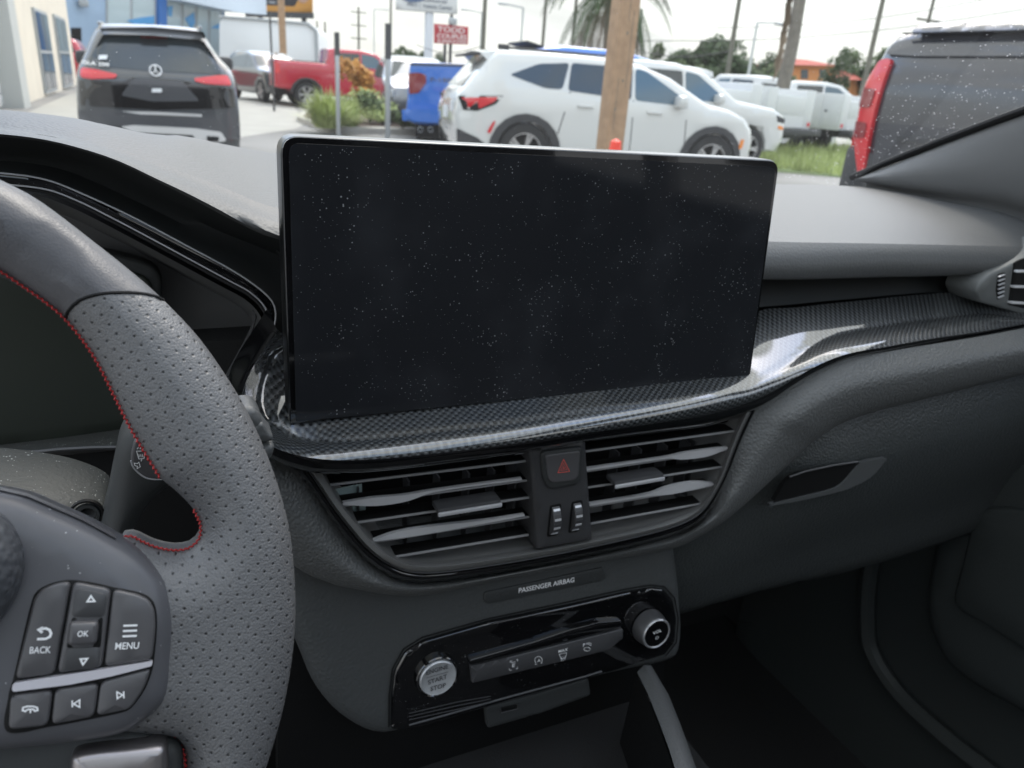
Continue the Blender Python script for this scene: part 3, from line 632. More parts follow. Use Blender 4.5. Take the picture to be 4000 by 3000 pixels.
# ---- right pillar and windscreen
pil = thing('windscreen_pillar', (.87, .5, 1.2), 'grey cloth-covered windscreen pillar rising at the right edge', 'pillar')
e0 = [PX(1846, 389, .86)-Vector((.0, 0, .0)), PX(2030, 316, .84), PX(2212, 249, .81), PX(2500, 150, .77)]
e0 = e0+[Vector((.66, .02, 1.52))]
bt = [Vector((.86, .80, 1.06)), PX(1968, 419, .865), PX(2060, 440, .868), PX(2160, 456, .87), PX(2260, 500, .875)]
n_ = 30; a_, b_ = cr_pts(e0, n_), cr_pts([PX(1872, 393, .865), PX(1968, 422, .868), PX(2060, 442, .87), PX(2160, 460, .875), PX(2330, 505, .88), Vector((.87, .31, 1.17)), Vector((.83, .20, 1.31)), Vector((.73, .0, 1.50))], n_)
mk('pillar_trim', raw([[p+Vector((.03, .02, 0)) for p in a_], a_, [p.lerp(q, .35)+Vector((-.016, -.01, .004)) for p, q in zip(a_, b_)], [p.lerp(q, .7)+Vector((-.012, -.006, 0)) for p, q in zip(a_, b_)], b_, [p+Vector((.0, .0, -.05)) for p in b_]], 5), m_pillar, pil, sharp=70)
mk('black_glass_border', tube([p+Vector((0, .006, .003)) for p in a_], .0045, 8), m_deep, pil)
ws = thing('windscreen', (.2, .85, 1.08), 'dust-specked curved windscreen glass in front of the dashboard', 'windscreen')
wr = []
for t in np.linspace(0, 1, 9):
    r_ = []
    for s_ in np.linspace(-1, 1, 21):
        hw = .80-.14*t; x = .19+hw*s_*.98
        y = .90-.75*t-.10*s_*s_*(1-.4*t); z = 1.055+.46*t+.03*math.sin(math.pi*t)
        r_.append(Vector((x, y, z)))
    wr.append(r_)
m_ws = glass('windscreen_glass', (.97, .985, .97), dust=(340, .32, 4.5, .012), refl=.6)
g_ = mk('glass', raw(wr), m_ws, ws)
# ---- own bonnet
hood = thing('car_bonnet', (.2, 1.3, 1.0), 'pale painted bonnet of the car, just visible beyond the dashboard', 'bonnet')
m_hood = mat('pale_grey_car_paint', (.55, .56, .60), .25, coat=1)
hr_ = []
for y, z in ((.93, 1.045), (1.05, 1.062), (1.25, 1.068), (1.5, 1.055), (1.75, 1.01), (1.95, .93), (2.05, .8)):
    hr_.append([Vector((.2+s*.82, y-.18*s*s, z-.012+.03*max(0, (s-.3)/.7)-.022*s*s-.02*abs(s)**6)) for s in np.linspace(-1, 1, 31)])
mk('bonnet_panel', raw(hr_, 3), m_hood, hood)
# ---- cabin shell that shades the inside
shell = thing('cabin_shell', (.2, -.8, 1.5), 'grey headliner and dark side frames of the car cabin around the camera', 'car cabin')
rr = []
for t in np.linspace(0, 1, 9):
    rr.append([Vector((.2+(.62+.06*math.sin(math.pi*t))*s, .12-2.3*t, 1.53+.05*math.sin(math.pi*t)*(1-s*s)-.05*abs(s)**3)) for s in np.linspace(-1, 1, 15)])
def hole(vf):                    # roof opening, added to let daylight onto the wheel and vents
    return vf[0], [f for f in vf[1] if not (-1.15 < sum(vf[0][i].y for i in f)/4 < .0 and -.28 < sum(vf[0][i].x for i in f)/4 < .68)]
mk('headliner', hole(raw(rr)), m_roof, shell)
mk('roof_skin', hole(raw([[p+Vector((0, 0, .03)) for p in r] for r in rr])), m_hood, shell)
mk('added_roof_glass', ([(-.30, .02, 1.585), (.70, .02, 1.585), (.70, -1.2, 1.60), (-.30, -1.2, 1.60)], [[0, 1, 2, 3]]), glass('added_roof_tint', (.75, .78, .78)), shell, smooth=False)  # unseen glass roof, added to bring daylight into the cabin
mk('left_sill', box((-.56, -.45, .36), .12, 2.6, .14, b=.02), m_door, shell); mk('left_rear_panel', box((-.52, -1.3, .65), .06, 1.2, .72, b=.02), m_door, shell)
mk('right_rear_panel', box((.93, -1.2, .65), .06, 1.4, .72, b=.02), m_door, shell)
for x0, x1 in ((-.50, -.42), (.90, .82)):
    mk('door_pillar', bar((x0, -.42, .95), (x1, -.50, 1.52), .12, .05, .01), m_pillar, shell)
    mk('rear_pillar', bar((x0, -1.5, .95), (x1, -1.75, 1.5), .30, .05, .01), m_pillar, shell)
mk('left_windscreen_pillar', bar((-.52, .80, 1.02), (-.42, .05, 1.53), .07, .06, .01, (1, 0, 0)), m_pillar, shell)
mk('tailgate_panel', box((.2, -2.25, .7), 1.4, .06, .8, b=.02), m_soft, shell)
mk('front_left_side', box((-.54, .75, .68), .05, .5, .68), m_soft, shell)
mk('front_right_side', box((.95, .75, .66), .05, .6, .66), m_soft, shell)
sw = Fr((0, -2.23, 0), (1, 0, 0), None, (0, -1, 0))
for sx in (-.17, .57):
    st = thing('car_seat', (sx, -.42, .35), 'black leather front seat '+('behind the steering wheel' if sx < 0 else 'on the passenger side'), 'car seat')
    mk('cushion', box((sx, -.42, .58), .5, .5, .16, b=.05), m_seat, st)
    mk('backrest', box((sx, -.74, .92), .48, .14, .6, (1, 0, 0), (0, .97, .22), (0, -.22, .97), .05), m_seat, st)
    mk('headrest', box((sx, -.84, 1.31), .27, .09, .17, b=.04), m_seat, st)
st = thing('rear_bench', (.2, -1.5, .35), 'black leather rear bench seat', 'car seat')
mk('bench_cushion', box((.2, -1.4, .55), 1.25, .5, .18, b=.05), m_seat, st); mk('bench_back', box((.2, -1.72, .9), 1.25, .14, .6, b=.05), m_seat, st)
# ================================================================== touchscreen
ts = thing('touchscreen', P(1120, 862, .405), 'large switched-off touchscreen with dusty black glass standing above the carbon trim', 'screen')
fs = fw(.400)
def oc(d, bottom=True):  # outline inset by d px
    return [(606+d, 292+d), (1686-d, 346+d), (1623-d, 813-d*(1 if bottom else 0)), (626+d, 915-d*(1 if bottom else 0))]
o_ = pxp(fs, oc(0)); o_[2] = (o_[2][0], o_[2][1]-.004); o_[3] = (o_[3][0], o_[3][1]-.004)
def filtop(o, r):
    p = fillet(o, r, 6); k = 7; return p[:2*k]+[o[2], o[3]]
mk('housing', pillow(filtop(o_, .0095), fs.up(-.0025), .0018, res=.02, depth=.014), m_edge, ts)
f2 = fs.up(.0004); o_ = pxp(f2, oc(3.2, False)); mk('bezel', pillow(filtop(o_, .008), f2, 0, res=.02, depth=.003), m_glossc, ts, smooth=False)
f3 = fs.up(.0014); o_ = pxp(f3, [(624, 309), (1676, 361), (1618, 812), (640, 911)])
mat('x', (0, 0, 0))
def screen_mat():
    m = mat('dusty_screen_glass', (.0030, .0032, .0040), .06, spec=.28, speck=(900, .50, (.20, .20, .205)))
    nt = m.node_tree; n = nt.nodes; l = nt.links; b = n['Principled BSDF']; tc = n.new('ShaderNodeTexCoord')
    t = n.new('ShaderNodeTexNoise'); t.inputs['Scale'].default_value = 22; t.inputs['Detail'].default_value = 2; l.new(tc.outputs['Object'], t.inputs[0])
    r = n.new('ShaderNodeMapRange'); r.inputs['From Min'].default_value = .5; r.inputs['From Max'].default_value = .78; l.new(t.outputs[0], r.inputs[0])
    # greasy film: a thin diffuse haze of finger marks
    df = n.new('ShaderNodeBsdfDiffuse'); df.inputs[0].default_value = (.31, .33, .37, 1); mx = n.new('ShaderNodeMixShader'); o = n['Material Output']
    q = n.new('ShaderNodeMapRange'); q.inputs['To Min'].default_value = .04; q.inputs['To Max'].default_value = .065; l.new(r.outputs[0], q.inputs[0])
    l.new(q.outputs[0], mx.inputs[0]); l.new(b.outputs[0], mx.inputs[1]); l.new(df.outputs[0], mx.inputs[2]); l.new(mx.outputs[0], o.inputs[0])
    return m
mk('display_glass', pillow(filtop(o_, .006), f3, 0, res=.02, depth=.001), screen_mat(), ts, smooth=False)
# ================================================================== centre vents
fv = fw(.392)
iP = [(700, 1022), (737, 1086), (783, 1140), (817, 1177), (863, 1206), (903, 1216), (983, 1212), (1143, 1188), (1274, 1163), (1419, 1130), (1490, 1104), (1518, 1084), (1546, 1042), (1569, 985), (1589, 929), (1606, 893)]
rOv = rO[1:]
vent = thing('centre_air_vents', P(1150, 1100, .40), 'pair of slatted air vents in a bowl-shaped black surround below the screen', 'air vent')
rw = between(rOv, iP, [0, .1, .28, .42, .48, .54], 80, [.396, .389, .386, .387, .3895, .388])
mk('gloss_surround', raw(rw, 3), m_glossc, vent, sharp=60)
rw = between(rOv, iP, [.54, .60, .75, .92, 1.0], 80, [.388, .3845, .3835, .386, .391]); rw.append([p+Vector((0, .05, 0)) for p in rw[-1]])
mk('satin_surround', raw(rw, 3), mat('satin_surround_plastic', (.14, .14, .137), .36, bump=(1500, .05, .0002)), vent, sharp=60)
mk('bright_line', tube(between(rOv, iP, [.50], 90, [.3868])[0], .0005, 6), m_satin, vent)
mk('duct_back', pillow(pxp(fw(.435), [(640, 950), (1640, 830), (1640, 1150), (1400, 1220), (640, 1280)]), fw(.435), 0, depth=.004), m_deep, vent)
# centre divider with hazard switch and thumbwheels
fdv = fw(.3865)
mk('divider', pillow(fillet(pxp(fdv, [(1139, 962), (1262, 944), (1265, 1000), (1277, 1163), (1157, 1184), (1148, 1060)]), .002), fdv, .0035, res=.006, depth=.045), m_satin, vent)
fh = fw(.3825)
mk('hazard_frame', pillow(fillet(pxp(fh, [(1166, 974), (1258, 962), (1256, 1030), (1246, 1046), (1184, 1056), (1170, 1030)]), .004), fh, .002, res=.006, depth=.006), m_soft, vent)
hz = plate('hazard_button', [(1176, 982), (1253, 972), (1249, 1027), (1240, 1037), (1192, 1043), (1183, 1034)], fw(.3805), m_button, vent, .001, fil=.003)
fi = fw(.3791)
tri = [(1217, 992), (1230, 1018), (1205, 1021)]
mk('hazard_symbol', join(stroke([fi.uv(*p) for p in tri], .00040, fi, closed=True), stroke([fi.uv(*p) for p in [(1217, 1000), (1224, 1014), (1211, 1016)]], .00026, fi, closed=True), stroke([fi.uv(*p) for p in [(1217, 1007), (1219, 1011.5), (1215.5, 1012)]], .0003, fi, closed=True)), m_red, hz)
def thumb(cx, cy):
    f = fw(.3828); u, v = f.uv(cx, cy)
    mk('wheel_slot', pillow(fillet([(u-.0044, v-.0128), (u+.0044, v-.0128), (u+.0044, v+.0128), (u-.0044, v+.0128)], .002), f, .0003, depth=.002), m_deep, vent)
    c = f.pt(u, v, -.0090); prof = []
    wv, wf_ = [], []
    w_ = mk('thumbwheel', lathe(c-Vector((.0031, 0, 0)), (1, 0, 0), [(0, 0), (0, .0141), (.0004, .0145), (.0058, .0145), (.0062, .0141), (.0062, 0)], 48), m_satin, vent)
    for k in range(-4, 5):
        th = math.radians(90+k*13.5); d = Vector((0, -math.sin(th), math.cos(th)))
        if abs(k) == 4: continue
        mk('wheel_mark' if k % 2 else 'wheel_rib', box(c+Vector((0, d.y, d.z))*.01455, .0048 if k % 2 else .0054, .0006, .0016 if k % 2 else .0008, (1, 0, 0), (0, d.y, d.z), (0, -d.z, d.y)), m_chrome if k % 2 else m_satin, w_)
thumb(1197, 1124); thumb(1243, 1116)
m_slat = mat('satin_grey_slat_edge', (.26, .26, .265), .35)
def slat(a, b, name='slat', Y0=.392, mm=m_slat):
    pa, pb = P(*a, Y0), P(*b, Y0); off = Vector((0, .0075, 0))
    dz = Vector((0, 0, -.0004))
    o = mk(name, bar(pa+Vector((0, .0062, 0)), pb+Vector((0, .0062, 0)), .011, .0013, .0004), m_deep, vent)
    mk('slat_edge', bar(pa+dz, pb+dz, .0014, .0016, .0005), mm, o); return o
for a, b in [((706, 1047), (1140, 994)), ((762, 1129), (1145, 1073)), ((845, 1203), (1142, 1154)), ((1264, 974), (1586, 930)), ((1270, 1052), (1562, 1007)), ((1276, 1130), (1520, 1086))]: slat(a, b)
def accent(u, l, a, b):
    s_ = slat(a, b, Y0=.3935)
    mk('silver_accent', strip2(u, l, fw(.3905), 0, .0025, 24), m_silver, s_)
accent([(741, 1086), (803, 1076), (870, 1070), (930, 1060), (1127, 1033)], [(741, 1091), (812, 1093), (880, 1083), (935, 1064), (1127, 1037)], (735, 1092), (1140, 1036))
accent([(806, 1167), (855, 1150), (925, 1138), (1062, 1122), (1133, 1111)], [(806, 1170), (862, 1163), (945, 1150), (1062, 1128), (1134, 1115)], (806, 1170), (1143, 1115))
accent([(1267, 1012), (1440, 987), (1475, 979), (1529, 971), (1572, 966)], [(1267, 1017), (1440, 991), (1475, 993), (1529, 986), (1572, 970)], (1266, 1017), (1576, 970))
accent([(1274, 1088), (1404, 1066), (1445, 1051), (1500, 1041), (1542, 1044)], [(1274, 1093), (1404, 1072), (1450, 1068), (1503, 1057), (1542, 1048)], (1274, 1093), (1545, 1048))
def vtab(px, yb):
    f = fw(.378); uv = pxp(f, px); t = mk('airflow_tab', pillow(fillet(uv, .003), f, .0015, depth=.016, res=.006), m_satin, vent)
    return t
for (a, b) in (((945, 1108), (1083, 1086)), ((1327, 1048), (1434, 1030))):
    pa, pb = P(*a, .379), P(*b, .379)
    t = mk('airflow_tab', bar(pa+Vector((0, .006, .0006)), pb+Vector((0, .006, .0006)), .013, .0042, .0016), m_satin, vent)
    mk('tab_chrome', bar(pa+Vector((0, -.0012, -.0008)), pb+Vector((0, -.0012, -.0008)), .0018, .0030, .0009), m_chrome, t)
for xs, tb in (((766, 872, 936, 999, 1052, 1099, 1128), lambda x: (1046-(x-706)*.122+6, 1200-(x-850)*.15)), ((1314, 1361, 1416, 1464, 1476), lambda x: (974-(x-1264)*.137+6, 1130-(x-1276)*.18))):
    for x in xs:
        y0, y1 = tb(x); xx = x+8
        mk('vane', box((P(x, y0, .413)+P(xx, y1, .413))/2, .0012, .012, abs(P(x, y0, .413).z-P(xx, y1, .413).z)), m_satin, vent)
mk('pale_flap', join(strip2([(712, 1060), (782, 1046)], [(738, 1080), (782, 1070)], fw(.409), 0, .001, 4), strip2([(760, 1095), (790, 1092)], [(772, 1120), (790, 1112)], fw(.409), 0, .001, 4), strip2([(700, 1028), (770, 1020)], [(703, 1034), (772, 1024)], fw(.405), 0, .001, 4)), m_led, vent)
# ---- right-hand vent
rv = thing('side_air_vent', P(2200, 620, .46), 'pale grey air vent at the right end of the dashboard', 'air vent')
fr_ = fw(.435)
plate('face_plate', [(2112, 652), (2103, 629), (2112, 609), (2135, 590), (2165, 577), (2215, 553), (2330, 500), (2330, 720), (2215, 680)], fr_, mat('vent_plate_grey', (.11, .115, .112), .5), rv, .003, fil=.004, depth=.03)
fr2 = fw(.4315)
plate('vent_mouth', [(2191, 567), (2205, 560), (2330, 530), (2330, 690), (2212, 666), (2178, 658)], fr2, m_deep, rv, .0005, fil=.002, depth=.001)
for a, b in (((2190, 585), (2330, 583)), ((2184, 618), (2330, 620)), ((2178, 652), (2330, 660))):
    mk('slat', bar(P(*a, .431), P(*b, .431), .008, .0022, .0007), m_silver, rv)
plate('wheel_slot', [(2157, 592), (2172, 588), (2166, 640), (2155, 648), (2152, 625)], fr2, m_deep, rv, .0003, fil=.002, depth=.001)
for k in range(6): mk('wheel_rib', bar(P(2156+k*.2, 643-k*9, .4305), P(2168+k*.4, 638-k*9, .4305), .002, .0012, .0003), m_chrome, rv)
# ================================================================== lower centre stack
stack = thing('centre_stack', P(1150, 1400, .38), 'dark centre console stack with glossy control panel, start button and volume knob', 'centre console')
tl = math.radians(7)
fk = Fr(P(1150, 1262, .406), (1, 0, 0), None, (0, -math.cos(tl), math.sin(tl)))
def bodyh(u, v): return 0
mk('stack_body', pillow([tuple(p) for p in cr_pts(pxp(fk, [(560, 1120), (800, 1150), (1200, 1120), (1440, 1130), (1464, 1170), (1474, 1230), (1482, 1310), (1484, 1390), (1472, 1426), (1438, 1444), (1370, 1458), (1264, 1484), (1089, 1532), (900, 1584), (845, 1600), (808, 1598), (770, 1582), (720, 1545), (680, 1490), (655, 1430), (600, 1300)]), 110, True)], fk.up(-.014), .016, .014, res=.012, depth=.16), mat('dark_grained_console_plastic', (.052, .055, .055), .5, spec=.4, vor=(400, .5, .0006)), stack)
fa = fk.up(.0008)
mk('airbag_strip', pillow(fillet(pxp(fa, [(1046, 1279), (1301, 1225), (1309, 1248), (1298, 1255), (1054, 1304), (1044, 1296)]), .002), fa, .0008, res=.006, depth=.003), m_soft, stack)
fat = fk.up(.0018)
ab = mk('airbag_lettering', txt('PASSENGER AIRBAG', fat, (1120, 1281), (1240, 1257), 10.5, bold=.012), m_print, stack)
mk('on_lettering', join(txt('ON', fat, (1085, 1287), (1099, 1284), 7), stroke([fat.uv(*p) for p in circ((1074, 1287), 4.5, 12)], .0003, fat, closed=True)), m_printd, stack)
mk('off_lettering', join(txt('OFF', fat, (1256, 1252), (1273, 1248), 7), stroke([fat.uv(*p) for p in [(1279, 1241), (1286, 1251)]], .0003, fat), stroke([fat.uv(*p) for p in circ((1284, 1243), 3.5, 12)], .0003, fat, closed=True)), m_printd, stack)
fg = fk.up(.0008)
gp = [(844, 1574), (845, 1504), (852, 1448), (875, 1406), (914, 1382), (1054, 1341), (1229, 1305), (1351, 1278), (1404, 1269), (1432, 1272), (1452, 1294), (1460, 1336), (1456, 1385), (1434, 1413), (1369, 1434), (1264, 1465), (1089, 1514), (960, 1552), (886, 1574)]
mk('control_panel', pillow(fillet(pxp(fg, gp), .003), fg, .003, .0022, res=.008, depth=.004, hf=lambda u, v: .0035*math.sin(max(0, min(1, (v+.03)/.045))*math.pi)), m_gloss, stack)
mk('panel_gap', tube([fk.up(.0012).px(*p) for p in [(840, 1570), (841, 1502), (848, 1445), (872, 1402), (912, 1377), (1054, 1337), (1229, 1300), (1351, 1273), (1404, 1264), (1435, 1267), (1457, 1291), (1465, 1336), (1461, 1388), (1438, 1417)]], .0006, 6), m_deep, stack)
mk('panel_trim', tube([fk.up(.003).px(*p) for p in [(884, 1566), (960, 1545), (1089, 1508), (1264, 1461), (1300, 1450)]], .0008, 6), m_satin, stack)
for k in range(3): mk('panel_groove', tube([fk.up(.0052).px(*p) for p in [(884, 1555-k*7), (985, 1533-k*8), (1060, 1516-k*6)]], .0003, 5), m_satin, stack)
# start button
fb = fk.up(.006); u0, v0 = fb.uv(945, 1462)
mk('start_ring', lathe(fb.pt(u0, v0, -.003), fk.n, [(0, .0162), (.0032, .0162), (.0040, .0155), (.0034, .0145), (0, .0143)], 48), m_glossc, stack)
sb_ = mk('start_button', lathe(fb.pt(u0, v0, -.003), fk.n, [(0, 0), (0, .0139), (.0046, .0139), (.0056, .0131), (.0052, .0124), (.0048, .006), (.0046, 0)], 56), m_brush, stack)
fbt = fb.up(.0024)
mk('start_lettering', join(*[txt(s_, fbt, a, b, 11, bold=.01) for s_, a, b in (('ENGINE', (921, 1458), (968, 1444)), ('START', (925, 1479), (966, 1465)), ('STOP', (930, 1493), (963, 1484)))], stroke([fbt.uv(921, 1464), fbt.uv(968, 1451)], .0003, fbt)), mat('dark_print', (.05, .05, .055), .5), sb_)
# volume knob
fkn = fk.up(.004); kc = fkn.px(1399, 1351)
kn = mk('volume_knob', lathe(kc, fk.n, [(0, .0150), (.002, .0150), (.0105, .0136), (.0120, .0126)], 60), m_satin, stack)
mk('knob_ring', lathe(kc+fk.n*.0116, fk.n, [(0, .0132), (.0012, .0132), (.0020, .0124), (.0016, .0115), (.0010, .0110)], 60), mat('dull_knob_chrome', (.36, .36, .37), .25, metal=.6), kn)
mk('knob_cap', lathe(kc+fk.n*.0116, fk.n, [(.0014, .0114), (.0018, .005), (.0019, 0)], 48), m_glossc, kn)
fko = Fr(kc+fk.n*.0138, fk.ux, None, fk.n)
mk('knob_lettering', join(txt('VOL', fko, (-.0044, .0008), (.0040, .0020), .0028, uvmode=True, bold=.01), stroke(circ((-.0002, -.0028), .0014, 14, math.pi*.7, math.pi*2.3), .0003, fko), stroke([(-.0002, -.0012), (-.0002, -.0026)], .0003, fko)), m_print, kn)
for a in range(36):
    pass
# button bar
fbb = fk.up(.0058)
mk('button_bar', pillow(fillet(pxp(fbb, [(1016, 1440), (1345, 1358), (1345, 1378), (1313, 1404), (1019, 1475)]), .0012), fbb, .0008, res=.01, depth=.004), m_satin, stack)
mk('bar_ledge', pillow(fillet(pxp(fbb.up(.0012), [(1016, 1427), (1160, 1386), (1230, 1362), (1295, 1345), (1343, 1341), (1344, 1355), (1180, 1396), (1016, 1437)]), .001), fbb.up(.0002), .0006, res=.01, depth=.005), m_glossc, stack)
fz = fbb.up(.0009); q = lambda pts: [fz.uv(*p) for p in pts]
lw = .00034
mk('button_icons', join(
    stroke(q([(1102, 1431), (1102, 1428), (1106, 1427)]), lw, fz), stroke(q([(1115, 1425), (1118, 1424), (1118, 1428)]), lw, fz), stroke(q([(1100, 1444), (1101, 1448), (1105, 1447)]), lw, fz), stroke(q([(1114, 1445), (1118, 1444), (1117, 1440)]), lw, fz),
    txt('E', fz, (1106, 1441), (1112, 1440), 8), stroke(q([(1104, 1431), (1113, 1429)]), lw, fz),
    stroke(q(circ((1163, 1426), 8, 18, math.pi*.75, math.pi*2.2)), lw, fz), txt('A', fz, (1160, 1430), (1167, 1429), 6), stroke(q([(1155, 1434), (1160, 1435)]), lw, fz), stroke(q([(1167, 1433), (1172, 1431)]), lw, fz),
    txt('MAX', fz, (1206, 1410), (1226, 1405), 6, bold=.01), stroke(q([(1208, 1413), (1216, 1411), (1224, 1410), (1221, 1421), (1212, 1423)]), lw, fz, closed=True), *[stroke(q([(1212+k*4, 1419-k), (1213+k*3.5, 1428-k)]), lw*.8, fz) for k in range(3)],
    txt('P', fz, (1259, 1397), (1263, 1396), 7), stroke(q(circ((1268, 1402), 7, 12, ry=4)), lw, fz, closed=True), stroke(q([(1266, 1392), (1271, 1388), (1277, 1390), (1276, 1395)]), lw, fz), stroke(q([(1266, 1389), (1276, 1394)]), lw, fz)), m_print, stack)
mk('indicator_lamp', join(stroke(q([(1211, 1377), (1220, 1375)]), .0006, fz.up(.004))), m_printd, stack)
# storage bin and sockets below
bin_ = thing('storage_bin', P(1150, 1560, .45), 'dark open storage bin with a charging socket under the centre stack', 'storage bin')
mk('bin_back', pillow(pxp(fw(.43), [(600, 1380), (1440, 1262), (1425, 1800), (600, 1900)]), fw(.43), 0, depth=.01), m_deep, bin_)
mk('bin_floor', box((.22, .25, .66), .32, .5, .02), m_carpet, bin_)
fu = fw(.40)
mk('socket_plate', pillow(fillet(pxp(fu, [(1048, 1528), (1160, 1498), (1270, 1465), (1275, 1500), (1165, 1540), (1052, 1572)]), .003), fu, .001, depth=.004), m_soft, bin_)
us = mk('usb_socket', pillow(fillet(pxp(fu.up(.0014), [(1081, 1529), (1116, 1521), (1118, 1530), (1083, 1540)]), .0008), fu.up(.0014), .0004, depth=.001), m_deep, bin_)
mk('socket_rim', tube([fu.up(.0018).px(*p) for p in [(1081, 1530), (1083, 1540), (1118, 1531), (1118, 1521)]], .00045, 6), m_satin, us)
mk('socket_marks', join(*[stroke([fu.up(.0014).uv(x, 1502-(x-1190)*.15), fu.up(.0014).uv(x+3, 1502-(x-1190)*.15)], .0006, fu.up(.0014)) for x in (1192, 1203, 1220)]), m_printd, bin_)
con = thing('console_side_rail', P(1440, 1550, .34), 'grey grained side rail of the centre console running down beside the footwell', 'console trim')
ra = [P(1376, 1452, .392), P(1400, 1500, .365), P(1424, 1560, .335), P(1446, 1620, .31), P(1476, 1720, .275), P(1516, 1900, .23)]
rb_ = [P(1410, 1442, .392), P(1444, 1500, .365), P(1468, 1560, .335), P(1490, 1620, .31), P(1525, 1720, .275), P(1560, 1900, .23)]
mk('rail_side', raw([[p+Vector((-.01, 0, -.15)) for p in ra], [p+Vector((-.001, 0, -.001)) for p in ra]], 2, True), m_deep, con)
mk('side_rail', raw([ra, [a.lerp(b, .15)+Vector((0, 0, .004)) for a, b in zip(ra, rb_)], [a.lerp(b, .6)+Vector((0, 0, .006)) for a, b in zip(ra, rb_)], rb_, [p+Vector((.004, 0, -.012)) for p in rb_], [p+Vector((.0, 0, -.15)) for p in rb_]], 4, True), m_dash, con, sharp=60)
# ================================================================== steering column and stalk
colm = thing('steering_column', P(120, 1080, .36), 'dusty dark steering column shroud with key barrel behind the wheel', 'steering column')
fc = fw(.345)
sc_ = [(-250, 1060), (-60, 1044), (0, 1046), (90, 1056), (150, 1068), (205, 1088), (230, 1106), (232, 1122), (222, 1150), (200, 1180), (100, 1260), (-250, 1300)]
mk('shroud', pillow([tuple(p) for p in cr_pts(pxp(fc, sc_), 70, True)], fc, .018, res=.01, depth=.035), m_shroud, colm)
u_, v_ = fc.up(.017).uv(189, 1112)
mk('key_barrel', lathe(fc.up(.017).pt(u_, v_, 0), (0, -1, .12), [(-.004, 0), (0, .0055), (.0012, .0048), (.0012, .0036), (-.003, .003), (-.003, 0)], 28), m_soft, colm)
fs2 = fc.up(.0185); mk('key_hole_ring', lathe(fc.up(.0165).pt(u_-.0003, v_+.0006, 0), (0, -1, .12), [(.0, .0068), (.0022, .0066), (.0022, .0058), (.0, .0056)], 28), m_deep, colm)
stl = thing('wiper_stalk', P(300, 1030, .34), 'black wiper stalk with printed wiper symbols reaching out behind the steering wheel rim', 'stalk')
fst = fw(.318)
mk('stalk_body', pillow([tuple(p) for p in cr_pts(pxp(fst, [(215, 1190), (232, 1085), (246, 1015), (258, 963), (284, 920), (330, 890), (420, 890), (470, 930), (430, 1010), (372, 1040), (330, 1075), (290, 1140), (262, 1200)]), 60, True)], fst, .009, res=.006, depth=.02), m_soft, stl)
fsc = fst.up(.0086)
mk('stalk_cap', pillow([tuple(p) for p in cr_pts(pxp(fsc, [(296, 946), (284, 975), (283, 995), (290, 1012), (318, 1031), (360, 1034), (420, 1000), (430, 940), (360, 920)]), 50, True)], fsc, .002, .001, res=.006, depth=.002), m_button, stl)
mk('cap_edge', tube(cr_pts([fsc.up(.0004).px(*p) for p in [(283, 995), (290, 1012), (318, 1033), (362, 1035)]], 16), .0004, 6), m_printg, stl)
fsi = fsc.up(.0012); q2 = lambda pts: [fsi.uv(*p) for p in pts]
mk('stalk_symbols', join(stroke(q2([(295, 974), (313, 974), (311, 990), (300, 991)]), .0003, fsi, closed=True), *[stroke(q2([(299+5*k, 966), (296+6.5*k, 970)]), .0003, fsi) for k in range(3)], *[stroke(q2([(300+4*k, 981), (301+3.6*k, 987)]), .00025, fsi) for k in range(3)], stroke(q2([(306, 991), (305, 996)]), .0003, fsi),
    stroke(q2([(290, 1000), (297, 1001), (300, 998), (303, 1008), (296, 1012), (297, 1007), (291, 1005)]), .0003, fsi, closed=True)), m_print, stl)
mk('stalk_neck', tube([P(420, 950, .328), P(500, 935, .325), P(560, 930, .322)], [.010, .009, .008], 14), m_soft, stl)
fe = fw(.312)
mk('stalk_tip', pillow([tuple(p) for p in cr_pts(pxp(fe, [(500, 890), (523, 877), (545, 877), (558, 888), (566, 905), (567, 918), (548, 926), (510, 940)]), 30, True)], fe, .004, res=.004, depth=.012), m_dash, stl)
mk('tip_knob', pillow(fillet(pxp(fe.up(.002), [(520, 925), (566, 908), (576, 925), (590, 940), (588, 950), (563, 954), (540, 965)]), .002), fe.up(.002), .002, res=.004, depth=.012), m_dash, stl)
mk('tip_switch', pillow(fillet(pxp(fe, [(540, 965), (568, 958), (584, 955), (592, 960), (591, 975), (580, 993), (550, 1000)]), .002), fe, .003, res=.004, depth=.012), m_dash, stl)
# ================================================================== steering wheel
whl = thing('steering_wheel', P(0, 1300, .26), 'black leather steering wheel with perforated grip, red stitching and button cluster', 'steering wheel')
wa = math.radians(25)
wf = Fr(P(560, 1250, .235), (1, 0, 0), None, (0, -math.cos(wa), math.sin(wa)))
wout = [(-260, 262), (-150, 318), (0, 388), (80, 430), (200, 520), (300, 600), (353, 648), (430, 730), (500, 830), (540, 900), (580, 990), (610, 1080), (628, 1160), (637, 1260), (638, 1340), (630, 1430), (612, 1530), (590, 1610), (560, 1700), (505, 1820)]
win_hi = [(-260, 470), (-150, 520), (0, 588), (50, 620), (100, 655), (141, 690), (190, 750), (220, 800), (250, 860), (280, 920), (300, 955), (345, 1030), (380, 1060), (418, 1100), (432, 1130), (430, 1160), (410, 1180), (380, 1186), (340, 1180), (310, 1168), (285, 1156), (262, 1158)]
win_lo = [(250, 1180), (215, 1350), (200, 1560), (285, 1577), (340, 1582), (375, 1587), (393, 1608), (400, 1641), (399, 1665), (378, 1730), (320, 1820)]
def cur(pts, n): return [tuple(p) for p in cr_pts(pxp(wf, pts), n)]
co_, ch_, clo = cur(wout, 70), cur(win_hi, 70), cur(win_lo, 30)
full = co_+clo[::-1]+ch_[::-1]
su, sl_ = wf.uv(353, 648), wf.uv(141, 690)
